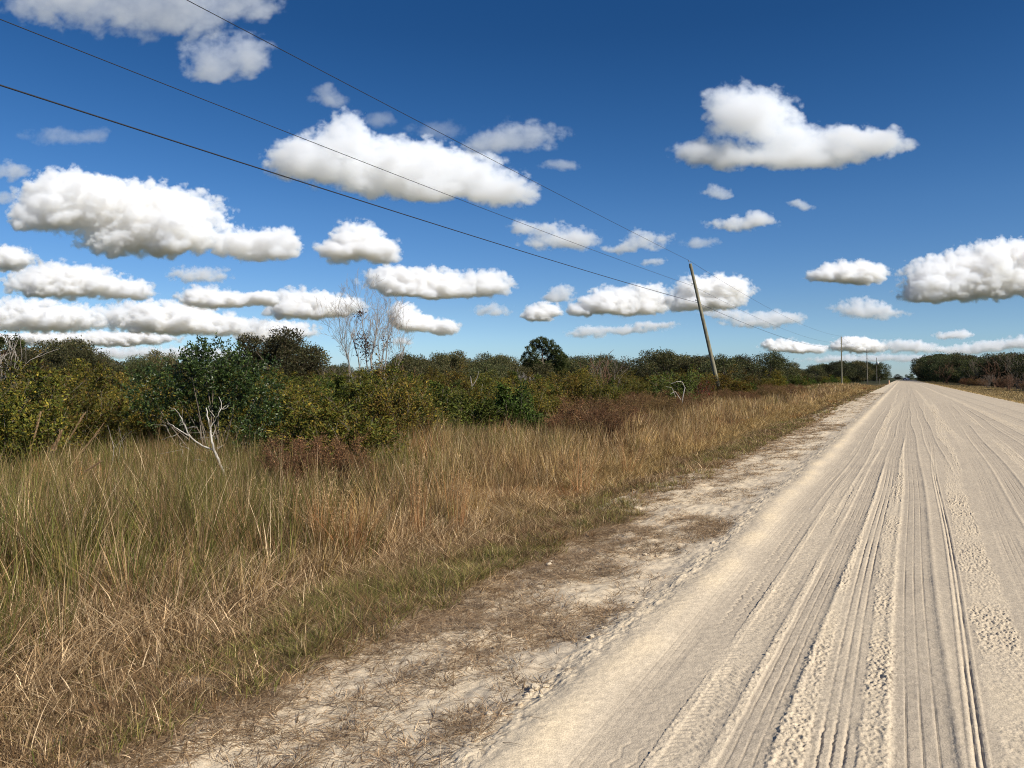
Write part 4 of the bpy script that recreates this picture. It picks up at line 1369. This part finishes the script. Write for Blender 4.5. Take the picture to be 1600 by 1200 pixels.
def build_grass():
    r = np.random.default_rng(50)
    # --- tall mixed grass between verge and shrubs
    sets = []
    for (nc, per, y0, y1, seed) in ((4000, 42, 1.2, 16, 1), (3300, 36, 14, 42, 2), (2600, 34, 40, 175, 3)):
        x, y, ids, a, cx, cy = tussocks(nc, per, -14.5, -4.7, y0, y1, r, 0.16 if y0 < 40 else 0.35, 1.2 if y0 > 30 else 1.0)
        edge = -5.1 + 0.5 * fbm(cy * 0.4, cx * 0.1, 2, 9) - 0.010 * cy
        g = fbm(cx * 0.25 + 4, cy * 0.22, 3, 15) + 0.10 * (-(cx + 7)) + 0.05 * (8 - np.minimum(cy, 20)) + r.normal(0, 0.22, len(cx))
        kind = np.where(g + 0.30 * sstep(-6.2, -7.6, cx) * sstep(30, 8, cy) > -0.08, 0, 1)                                     # olive or golden tuft
        kind = np.where(r.uniform(0, 1, len(cx)) < 0.27, 2, kind)            # brown weed stalks
        kind = np.where((fbm(cx * 0.5, cy * 0.35, 3, 18) > 0.30) & (cy > 5) & (r.uniform(0, 1, len(cx)) < 0.35), 3, kind)
        hc = (0.76 + 0.34 * fbm(cx * 0.35, cy * 0.35, 3, 16)) * (0.66 + 0.34 * sstep(0.0, 1.6, edge - cx)) * r.uniform(0.58, 1.36, len(cx))
        vc = np.exp(r.normal(0, 0.30, len(cx)))
        lc = r.normal(0, 0.16, (len(cx), 2))
        ok = cx[ids] < edge[ids]
        x, y, ids, a = x[ok], y[ok], ids[ok], a[ok]
        m = len(x); kd = kind[ids][:, None]
        stray = r.uniform(0, 1, (m, 1)) < 0.24
        col = np.where(kd == 0, pick(m, OLIG, (4, 4, 3, 3), r, .25), pick(m, GOLD, (4, 3, 2, 3), r, .25))
        col = np.where(kd == 2, pick(m, BRN, (3, 2, 2), r, .25), col)
        col = np.where(kd == 3, pick(m, RUST, (3, 2, 2), r, .25), col)
        col = np.where(stray, pick(m, STRAW, (3, 3, 2, 2, 1), r, .25), col) * vc[ids][:, None]
        h = hc[ids] * r.uniform(0.35, 1.12, m) * np.where(r.uniform(0, 1, m) < 0.04, 1.3, 1)
        lean = h * np.abs(r.normal(0.20, 0.16, m)) * np.where(r.uniform(0, 1, m) < 0.08, 2.6, 1)
        b = blades(x, y, h, wmin(0.0075 * r.uniform(0.5, 1.4, m), x, y), lean, col, seed, az=a + r.normal(0, 0.8, m), bend=lc[ids] * h[:, None])
        sets.append(b)
    grass_obj("tall_grass", sets, "tall olive and golden grass between the mown verge and the shrubs")

    # --- pale matted dead grass along its foot
    sets = []
    for (nc, per, y0, y1, seed) in ((4200, 24, 1.0, 15, 4), (3000, 22, 13, 50, 5), (1600, 22, 45, 180, 6)):
        x, y, ids, a, cx, cy = tussocks(nc, per, -7.4, -3.9, y0, y1, r, 0.14)
        inner = -4.30 + 0.30 * fbm(cy * 0.6, cx * 0.15, 2, 19) - 0.004 * cy
        outer = -6.3 + 0.6 * fbm(cy * 0.3, cx * 0.1, 2, 20) - 0.012 * cy
        prob = sstep(0.25, -0.25, cx - inner) * sstep(-0.5, 0.4, cx - outer) * np.clip(0.8 + 0.9 * fbm(cx * 0.55, cy * 0.45, 3, 22), 0.15, 1)
        keep = r.uniform(0, 1, len(cx)) < prob
        ok = keep[ids]
        x, y, ids, a = x[ok], y[ok], ids[ok], a[ok]; m = len(x)
        pale = sstep(16, 5, y)[:, None]
        col = np.where(r.uniform(0, 1, (m, 1)) < pale, pick(m, STRAW, (4, 4, 3, 3, 3), r, 0.28), pick(m, GOLD, (4, 3, 2, 3), r, 0.25))
        rust = ((fbm(cx * 0.4 + 7, cy * 0.4, 3, 28) > 0.30) & (cy > 5) & (r.uniform(0, 1, len(cx)) < 0.5))[ids]
        col = np.where(rust[:, None], pick(m, RUST, (3, 3, 2), r), col)
        col = col * np.exp(r.normal(0, 0.16, len(cx)))[ids][:, None]
        hc = (0.40 + 0.22 * fbm(cx * 0.6, cy * 0.6, 2, 24) + 0.09 * sstep(8, 20, cy)) * (0.5 + 0.5 * sstep(0.1, -0.9, cx - inner))
        h = np.maximum(hc[ids] * r.uniform(0.3, 1.25, m), 0.05)
        lc = r.normal(0, 0.35, (len(cx), 2))
        sets.append(blades(x, y, h, wmin(0.0085 * r.uniform(0.5, 1.4, m), x, y), h * np.abs(r.normal(0.55, 0.45, m)), col, seed, curl=0.7, flat=0.6, az=a + r.normal(0, 0.9, m), bend=lc[ids] * h[:, None]))
    grass_obj("dead_grass", sets, "pale matted dead grass leaning along the foot of the tall grass")

    # --- low green and brown verge
    sets = []
    for (nc, per, y0, y1, seed) in ((9000, 24, 0.9, 9, 7), (5000, 22, 8, 32, 8), (2600, 22, 30, 220, 10)):
        x, y, ids, a, cx, cy = tussocks(nc, per, -5.4, -2.7, y0, y1, r, 0.07 if y0 < 8 else 0.12)
        e = -3.08 + 0.24 * fbm(cy * 0.7, cx * 0.2, 3, 29) + 0.14 * fbm(cx * 2, cy * 2, 2, 30) - 0.002 * cy
        o_ = -4.8 + 0.3 * fbm(cy * 0.5, cx * 0.2, 2, 31) - 0.006 * cy
        prob = sstep(0.16, -0.2, cx - e) * sstep(-0.6, 0.1, cx - o_) * np.clip(0.75 + 0.9 * fbm(cx * 1.3, cy * 1.1, 3, 32), 0.12, 1)
        keep = r.uniform(0, 1, len(cx)) < prob
        gsel = fbm(cx * 0.7, cy * 0.5, 3, 33) + r.normal(0, 0.2, len(cx)) + 0.16 * sstep(-3.9, -3.5, cx) * sstep(3, 8, cy) > 0.03
        brn = r.uniform(0, 1, len(cx)) < 0.16
        ok = keep[ids]
        x, y, ids, a = x[ok], y[ok], ids[ok], a[ok]; m = len(x)
        stray = r.uniform(0, 1, (m, 1)) < 0.25
        col = np.where(gsel[ids][:, None] & ~stray, pick(m, VERD, (3, 2, 4, 3), r, .25), pick(m, STRAW, (2, 3, 4, 1, 4), r, .25))
        col = np.where(brn[ids][:, None], pick(m, BRN, (2, 3, 1), r), col) * np.exp(r.normal(0, 0.2, len(cx)))[ids][:, None]
        hc = (0.075 + 0.09 * np.clip(fbm(cx * 1.1, cy * 1.1, 3, 34) + 0.3, 0, 1)) * r.uniform(0.6, 1.5, len(cx))
        h = hc[ids] * r.uniform(0.35, 1.4, m)
        long_ = r.uniform(0, 1, m) < 0.03
        h = np.where(long_, h * 1.8, h)
        sets.append(blades(x, y, h, wmin(0.0055 * r.uniform(0.5, 1.4, m), x, y), h * np.abs(r.normal(0.7, 0.6, m)), col, seed, curl=0.6, flat=0.6, az=a + r.normal(0, 0.9, m)))
    # thatch drooping over the edge of the sand
    for (nc, y0, y1, seed) in ((420, 0.9, 9, 27), (500, 8, 40, 28)):
        x, y, ids, a, cx, cy = tussocks(nc, 26, -3.75, -2.9, y0, y1, r, 0.10)
        m = len(x)
        d = r.normal(0.3, 0.8, len(cx))[ids]
        h = r.uniform(0.02, 0.13, m)
        sets.append(blades(x, y, h, wmin(0.006 * r.uniform(0.6, 1.4, m), x, y), r.uniform(0.08, 0.34, m), pick(m, STRAW, (3, 4, 4, 2, 3), r, 0.25), seed, curl=0.3, flat=1.8, az=d + r.normal(0, 0.5, m)))
    grass_obj("verge_grass", sets, "short green and brown grass of the verge beside the sand")

    # --- dead runners and litter lying on the sandy shoulder
    sets = []
    for (nc, per, y0, y1, seed) in ((7600, 15, 0.9, 9, 11), (4600, 14, 8, 30, 12), (1500, 12, 30, 90, 13)):
        x, y, ids, a, cx, cy = tussocks(nc, per, -3.6, -1.7, y0, y1, r, 0.10)
        d = fbm(cx * 1.3, cy * 0.8, 4, 35) + r.normal(0, 0.16, len(cx))
        t = (cx + 3.3) / 1.5                       # 0 at the grass, 1 at the berm
        thr = -0.38 + 0.52 * np.clip(t, 0, 1.2) ** 1.15
        ok = (d > thr)[ids]
        x, y, ids, a = x[ok], y[ok], ids[ok], a[ok]; m = len(x)
        L = r.uniform(0.03, 0.17, m)
        h = r.uniform(0.004, 0.05, m)
        col = pick(m, LITTER, (4, 3, 3, 2), r, 0.3) * np.exp(r.normal(0, 0.25, len(cx)))[ids][:, None]
        sets.append(blades(x, y, h, wmin(0.0036 * r.uniform(0.6, 1.5, m), x, y, 0.0005), L, col, seed, curl=0.25, flat=1.5, z=base_height(x, y) + shoulder_bumps(x, y) + 0.003, az=a))
    grass_obj("dry_litter", sets, "dark dry runners and grass litter lying on the sandy shoulder")

    # --- tawny verge on the right of the road
    x, y = scatter(110000, 6.4, 14.5, 30, 420, r, 1.5)
    m = len(x)
    h = 0.10 * r.uniform(0.4, 1.5, m) + 0.25 * sstep(10.5, 13, x) * r.uniform(0, 1, m)
    right = [blades(x, y, h, wmin(0.006, x, y, 0.0008), h * 0.6, pick(m, [(0.46, 0.33, 0.16), (0.36, 0.255, 0.12), (0.24, 0.19, 0.075), (0.17, 0.12, 0.07)], (4, 4, 2, 1), r), 14)]
    grass_obj("tawny_grass", right, "tawny mown grass strip along the right edge of the road")

    # --- undergrowth between the shrubs
    x, y = scatter(150000, -60, -10, 4, 110, r, 1.3)
    m = len(x)
    h = r.uniform(0.25, 0.95, m)
    under = [blades(x, y, h, wmin(0.008, x, y, 0.0009), h * np.abs(r.normal(0.25, 0.2, m)), pick(m, OLIG + GOLD[:2] + RUST[1:2], (3, 3, 3, 1, 1, 1, 1), r), 15)]
    grass_obj("undergrowth", under, "brown and olive undergrowth filling the gaps between the shrubs")


build_grass()


# --- broomsedge clumps: sheaves of tall orange stems with feathery heads
def make_sheaf(seed, h, n, pal, spread, lean_dir, label, plume=0.007):
    r = np.random.default_rng(seed)
    o = thing("broomsedge", (0, 0, -50), label, "grass clump", "feathery broomsedge clumps")
    az = r.uniform(0, 2 * pi, n); rr = np.abs(r.normal(0, 0.07, n))
    x, y = rr * np.cos(az), rr * np.sin(az)
    sets = blades(x, y, h * r.uniform(0.55, 1.0, n), np.full(n, 0.0055), h * np.abs(r.normal(spread, spread * 0.6, n)), pick(n, pal, (3, 2, 2), r), seed, z=np.zeros(n), seg=4)
    v, q, t, c = sets
    v = v.reshape(n, 9, 3)
    v[..., 0] += lean_dir[0] * (v[..., 2] / h) ** 1.3 * h; v[..., 1] += lean_dir[1] * (v[..., 2] / h) ** 1.3 * h
    link("blades", mesh_np("blades", v.reshape(-1, 3), q, t, cols=c), M_GRASS, o)
    # plumes: short fluff around the upper third of some stems
    tip = v[:, 8]; mid = v[:, 4]
    sel = r.choice(n, max(4, n // 9 if n > 100 else n // 4), replace=False)
    u = r.uniform(0, 1, (len(sel), 60, 1))
    fp = (mid[sel][:, None] * (1 - u) + tip[sel][:, None] * u + r.normal(0, plume, (len(sel), 60, 3))).reshape(-1, 3)
    fa = unit(np.repeat(tip[sel] - mid[sel], 60, 0) + r.normal(0, 0.25, (len(fp), 3)))
    leaf_obj("seed_sprays", fp, fa, 0.035, 0.006, pick(len(fp), [(0.52, 0.37, 0.20), (0.42, 0.28, 0.14)], (1, 1), r), M_GRASS, o, seed)
    return o


SHEAF = [
    (545, 868, 0.95, 130, 0.34, (0.16, -0.05), "orange broomsedge sheaf leaning out of the grass, widest of the clumps"),
    (500, 862, 1.05, 70, 0.16, (0.05, 0.0), "orange broomsedge sheaf left of the widest leaning clump"),
    (653, 842, 1.25, 48, 0.06, (0.0, 0.0), "upright feathery broomsedge stalks taller than the grass right of the widest clump"),
    (716, 830, 1.2, 44, 0.09, (0.05, 0.0), "feathery broomsedge tuft with drooping tips next to the upright stalks"),
    (455, 850, 0.95, 8, 0.06, (0.03, 0.0), "single thin broomsedge stalk before the right foot of the glossy bush"),
    (362, 850, 1.0, 12, 0.12, (0.05, 0.0), "small orange broomsedge tuft at the base of the bleached sapling"),
    (980, 745, 0.9, 26, 0.25, (0.1, 0.0), "reddish broomsedge clump in golden grass beyond the green verge"),
    (912, 775, 0.95, 30, 0.25, (0.1, 0.0), "rust coloured broomsedge clump at the edge of the reddish weeds"),
    (1090, 700, 0.9, 30, 0.3, (0.1, 0.0), "pale drooping broomsedge clump below the leaning pole"),
    (1125, 680, 1.3, 12, 0.04, (0.0, 0.0), "tall pinkish broomsedge stalk standing below the foot of the leaning pole"),
    (1240, 640, 1.1, 50, 0.3, (0.1, 0.0), "golden broomsedge clump farthest along the verge"),
]
for k, (a, b, h, n, sp_, ld, lab) in enumerate(SHEAF):
    Zs = 1.95 * F / (b - 590)
    p = P(a, b, Zs)
    o = make_sheaf(600 + k, h, n, RUST, sp_, ld, lab)
    o.location = (p[0], p[1], gz(p[0], p[1]) - 0.02)
    if k > 5: o.scale = (1.4, 1.4, 1.15)


def leaning_stalks():
    r = np.random.default_rng(44)
    Z = 8.2
    for k, (pl, lab) in enumerate([
        ([(52, 812), (78, 745), (105, 690), (131, 648)], "longest leaning grass stalk at left with a pale feathery head"),
        ([(58, 818), (88, 762), (122, 715), (160, 664)], "lower leaning grass stalk at left bending toward the glossy bush"),
        ([(30, 812), (58, 750), (78, 706), (95, 678)], "leaning grass stalk with thin head left of the longest one"),
        ([(20, 800), (38, 735), (52, 690), (63, 648)], "steepest leaning grass stalk near the left frame edge"),
        ([(66, 825), (98, 775), (128, 740), (156, 722)], "low drooping grass stalk under the other leaning ones"),
        ([(46, 815), (66, 752), (84, 710), (94, 676)], "short leaning grass stalk crowding the longest one")]):
        pts = np.array([P(a, b, Z) for a, b in pl])
        pts[0][2] = gz(pts[0][0], pts[0][1]) 
        o = thing("grass_stalk", tuple(pts[0]), lab, "grass stalk", "leaning grass stalks at left")
        t = np.linspace(0, 3, 16)
        f = np.stack([np.interp(t, range(4), pts[:, j]) for j in range(3)], 1)
        f[1:-1] = 0.25 * f[:-2] + 0.5 * f[1:-1] + 0.25 * f[2:]
        f = f - pts[0]
        v, q = tubes([(f, np.linspace(0.0028, 0.0014, 16))], 4)
        c = np.tile(np.array([[0.40, 0.27, 0.14]]), (len(v), 1))
        link("stem", mesh_np("stem", v, q, cols=c), M_GRASS, o)
        u = r.uniform(0.68, 1, 120)
        fp = np.stack([np.interp(u * 15, range(16), f[:, j]) for j in range(3)], 1) + r.normal(0, 0.0035, (120, 3))
        fa = unit((f[-1] - f[-4])[None] + r.normal(0, 0.02, (120, 3)))
        leaf_obj("seed_sprays", fp, fa, 0.05, 0.006, pick(120, [(0.42, 0.29, 0.17), (0.33, 0.21, 0.11)], (1, 1), r), M_GRASS, o, 8)


leaning_stalks()

# ------------------------------------------------------------------ stones and sand lumps along the berm
def make_clod(seed, s):
    import bmesh
    bm = bmesh.new()
    bmesh.ops.create_icosphere(bm, subdivisions=3, radius=1)
    co = np.array([v.co[:] for v in bm.verts])
    d = 1 + 0.45 * perlin(co[:, 0] * 1.3 + seed, co[:, 1] * 1.3 + co[:, 2], seed) + 0.22 * perlin(co[:, 0] * 3 + seed, co[:, 2] * 3 + co[:, 1] * 2, seed + 5)
    cr_ = np.random.default_rng(seed)
    for k in range(6):                              # broken faces
        nrm = unit(cr_.normal(size=3)); off = cr_.uniform(0.55, 0.8)
        pr = (co * d[:, None]) @ nrm
        over = np.clip(pr - off, 0, None)
        co = (co * d[:, None] - over[:, None] * nrm * 0.9); d = np.ones(len(co))
    for v, c in zip(bm.verts, co * np.array([1, 1, 0.75]) * s):
        v.co = c
    me = bpy.data.meshes.new("sand_lump"); bm.to_mesh(me); bm.free()
    a = me.attributes.new("tone", 'FLOAT', 'POINT'); a.data.foreach_set("value", np.full(len(me.vertices), 0.62, np.float32))
    return me


clods = [make_clod(i, 0.03) for i in range(5)]
CL = [(764, 1116, 1.15, "palest lump of sandstone in the row, nearest of the bigger ones on the berm"), (786, 1120, .6, None), (811, 1102, .7, None), (845, 1094, .7, None), (838, 1074, 1.35, "widest crumbled lump in the middle of the berm row"), (830, 1078, .8, None), (852, 1076, .8, None), (822, 1084, .6, None),
      (918, 1002, .8, None), (926, 995, 1.0, None), (934, 990, .8, None), (943, 981, .8, None), (986, 948, .8, None), (994, 938, .9, None), (1010, 936, .7, None), (984, 958, .6, None), (966, 984, .6, None),
      (857, 873, 1.6, None), (862, 868, 1.2, None), (996, 785, 2.2, "flat pale stone lying at the edge of the green verge"), (1114, 848, 1.3, "lone small white stone under the berm far up the shoulder"), (1008, 861, 1.0, None), (770, 1180, .5, None), (800, 1086, .5, None)]
for k, (a, b, s, lab) in enumerate(CL):
    Zc = (CAMH + 0.05) * F / (b - 590)
    p = P(a, b, Zc)
    o = link("sand_lump", clods[k % 5], M_SAND, label=lab or "small pale crumbled lump lying along the berm beside the road", cat="stone", group="crumbled lumps along the berm")
    z = float(base_height(p[0:1], p[1:2])[0] + shoulder_bumps(p[0:1], p[1:2])[0])
    s *= 0.72
    o.location = (p[0], p[1], z + 0.004 * s); o.rotation_euler = (0, 0, k * 2.4); o.scale = (s, s * (0.8 + 0.1 * (k % 4)), s * 0.9)

# ------------------------------------------------------------------ power line
def pole(name, x, y, top, rad, label, mat, group=None, extra=True):
    """top: world position of the pole head"""
    g = gz(x, y)
    o = thing(name, (x, y, g - 0.1), label, "utility pole", group)
    v = np.array(top) - np.array([x, y, g - 0.1])
    t = np.linspace(0, 1, 12)[:, None]
    sh = tube_obj("shaft", [(v * t, np.append(np.linspace(rad, rad * 0.66, 11), rad * 0.64)), (np.array([v * 0.9995, v * 1.0005 + unit(v) * 0.01]), np.array([rad * 0.64, 0.002]))], mat, o, sides=14)
    ax = unit(v)
    if extra:
        tube_obj("pin", [(np.array([v - ax * 0.35 + _cr * -rad * 0.8, v + ax * 0.16 + _cr * -rad * 0.3]), np.array([0.018, 0.018]))], M_STEEL, o, sides=6)
        c = v + ax * 0.16 + _cr * -rad * 0.3
        tube_obj("insulator", [(np.array([c, c + ax * 0.03, c + ax * 0.06, c + ax * 0.09, c + ax * 0.12]), np.array([0.02, 0.055, 0.04, 0.05, 0.02]))], M_PORC, o, sides=10)
        for fz in (0.86, 0.745):
            c = v * fz + _cr * -rad * 0.7
            tube_obj("bracket", [(np.array([c, c - _cr * 0.13]), np.array([0.02, 0.02])), (np.array([c - _cr * 0.09 - ax * 0.06, c - _cr * 0.09 + ax * 0.06]), np.array([0.035, 0.035]))], M_STEEL, o, sides=8)
    return o, v


pb = P(1129, 628, 57.0)
pt = P(1078.5, 412, 56.0)
pole("leaning_pole", pb[0], pb[1], pt, 0.17, "tall weathered wooden utility pole leaning left over the scrub, nearest of the line", M_POLE)
far_poles = []
for a, tp, Z, lab in ((1314.5, 526, 157, "second upright wooden pole, tallest of the three distant ones"), (1354.5, 546, 228, "third wooden pole, plain and thin, beside the small dark gate"), (1369.5, 559, 300, "last wooden pole carrying a pale transformer drum")):
    q = P(a, tp, Z)
    o, v = pole("utility_pole", q[0] + 0.15, q[1], q, 0.16, lab, M_POLED if Z > 200 else M_POLE, "distant poles of the power line")
    far_poles.append(q)
    if Z == 300:
        c = v * 0.79 + np.array([0.42, -0.05, 0])
        tube_obj("transformer", [(np.array([c - [0, 0, .55], c - [0, 0, .54], c + [0, 0, .5], c + [0, 0, .55]]), np.array([0.05, 0.33, 0.33, 0.1]))], plain_mat("pale_drum", (0.72, 0.72, 0.70), 0.4), o, sides=16)


def wire(label, pts_span, rad):
    """pts_span: list of (start, end, sag)"""
    paths = []
    for s, e, sag in pts_span:
        t = np.linspace(0, 1, 48)[:, None]
        paths.append(np.array(s) * (1 - t) + np.array(e) * t - np.array([0, 0, 1.0]) * 4 * sag * t * (1 - t))
    allp = np.concatenate([paths[0]] + [p[1:] for p in paths[1:]])
    v, q = tubes([(allp, np.full(len(allp), rad))], 6)
    link("power_line", mesh_np("power_line", v, q, smooth=True), M_WIRE, label=label, cat="power line", group="wires of the power line")


ax_ = unit(pt - pb)
H = [pt + ax_ * 0.22, P(1085.5, 447, 56.3) - _cr * 0.1, P(1092, 473, 56.6) - _cr * 0.1]
through = [(292, 0), (0, 30), (0, 133)]
labs = ["thin upper wire running over the leaning pole's tip", "middle wire, faint and thin, crossing the leaning pole below its tip", "lowest and thickest dark wire crossing the leaning pole"]
rads = [0.011, 0.0095, 0.0155]
for k in range(3):
    h = H[k]
    xw = h[0]
    # where the ray through the photo pixel meets the vertical plane of the line
    d = ray(*through[k])
    s = xw / d[0]
    m = np.array([0, 0, CAMH]) + d * s
    y0, y1 = -54.0, h[1]
    z1 = h[2]
    z0 = z1 + 0.1
    t = (m[1] - y0) / (y1 - y0)
    sag = ((z0 * (1 - t) + z1 * t) - m[2]) / (4 * t * (1 - t))
    print("wire", k, xw, m, "sag", sag)
    start = np.array([xw, y0, z0])
    f = far_poles[0]
    drop = [0.15, -1.35, -2.25][k]
    ends = [(start, h, sag), (h, np.array([f[0] - 0.15, f[1], f[2] + drop]), 1.1)]
    for i in (1, 2):
        a_, b_ = far_poles[i - 1], far_poles[i]
        ends.append((np.array([a_[0] - 0.15, a_[1], a_[2] + drop]), np.array([b_[0] - 0.15, b_[1], b_[2] + drop]), 0.7))
    wire(labs[k], ends, rads[k])

# the pole behind the viewer that carries the near end of the wires is outside the picture and left out

# ------------------------------------------------------------------ far things by the road
def boxes(lst):
    V, Q, n = [], [], 0
    f = np.array([[0, 1, 3, 2], [4, 6, 7, 5], [0, 4, 5, 1], [2, 3, 7, 6], [0, 2, 6, 4], [1, 5, 7, 3]])
    for (cx, cy, cz, sx, sy, sz) in lst:
        g = np.array([[x, y, z] for x in (-.5, .5) for y in (-.5, .5) for z in (-.5, .5)]) * [sx, sy, sz] + [cx, cy, cz]
        V.append(g); Q.append(f + n); n += 8
    return np.concatenate(V), np.concatenate(Q)


def box_obj(name, lst, mat, parent):
    v, q = boxes(lst)
    return link(name, mesh_np(name, v, q), mat, parent)


gp = P(1365, 597, 215)
gate = thing("farm_gate", (gp[0], gp[1], gz(gp[0], gp[1])), "small dark field gate between the third and last poles", "gate")
box_obj("rail", [(0, 0, 0.35 + 0.3 * i, 3.0, 0.05, 0.07) for i in range(4)], plain_mat("dark_gate", (0.035, 0.035, 0.035)), gate)
for sx in (-1.55, 1.55):
    tube_obj("post", [(np.array([[sx, 0, -0.1], [sx, 0, 1.6]]), np.array([0.08, 0.08]))], M_POLED, gate, sides=8)
mk = P(1389, 596, 190)
mko = thing("marker_post", (mk[0], mk[1], gz(mk[0], mk[1])), "small pale orange marker post at the verge near the last poles", "marker")
tube_obj("post", [(np.array([[0, 0, -0.1], [0, 0, 0.9], [0, 0, 0.98], [0, 0, 1.0]]), np.array([0.16, 0.16, 0.12, 0.03]))], plain_mat("faded_orange", (0.6, 0.36, 0.22)), mko, sides=10)

# white car where the road ends
cp = P(1416, 592, 430)
car = thing("parked_car", (cp[0], cp[1], gz(cp[0], cp[1])), "tiny white car far off where the road meets the trees", "car", rz=0.5)
prof = [(-2.2, .35), (-2.25, .75), (-2.1, .95), (-1.3, 1.05), (-0.7, 1.5), (0.9, 1.52), (1.7, 1.05), (2.2, .95), (2.25, .4)]
V = [(sx, y, z) for sx in (-.88, .88) for y, z in prof]
V = np.array(V); V[:, 0] *= np.where(V[:, 2] > 1.2, 0.82, 1.0)
k = len(prof)
Q = [[i, i + 1, k + i + 1, k + i] for i in range(k - 1)] + [[0, k, 2 * k - 1, k - 1]]
T = [[0, i, i + 1] for i in range(1, k - 1)] + [[k, k + i + 1, k + i] for i in range(1, k - 1)]
link("body", mesh_np("body", V, Q, T), plain_mat("white_paint", (0.78, 0.78, 0.78), 0.3, 0, .5), car)
for sx in (-1, 1):
    wv = np.array([[sx * .86, -1.15, 1.08], [sx * .745, -.62, 1.44], [sx * .745, .85, 1.45], [sx * .86, 1.5, 1.08]])
    link("window", mesh_np("window", np.concatenate([wv + [sx * .012, 0, 0], wv]), [[0, 1, 2, 3], [4, 7, 6, 5], [0, 4, 5, 1], [1, 5, 6, 2], [2, 6, 7, 3], [3, 7, 4, 0]]), plain_mat("dark_glass", (0.02, 0.025, 0.03), .1), car)
    for yy in (-1.4, 1.4):
        w_ = tube_obj("wheel", [(np.array([[sx * .7, yy, .34], [sx * .71, yy, .34], [sx * .9, yy, .34], [sx * .91, yy, .34]]), np.array([0.05, .33, .33, .05]))], plain_mat("tyre", (0.02, 0.02, 0.02), .8), car, sides=16)

# prototypes never used are taken away
for o in list(bpy.data.objects):
    if o.parent is None and o.type == 'EMPTY' and o.location.z < -40:
        for c in list(o.children): bpy.data.objects.remove(c)
        bpy.data.objects.remove(o)
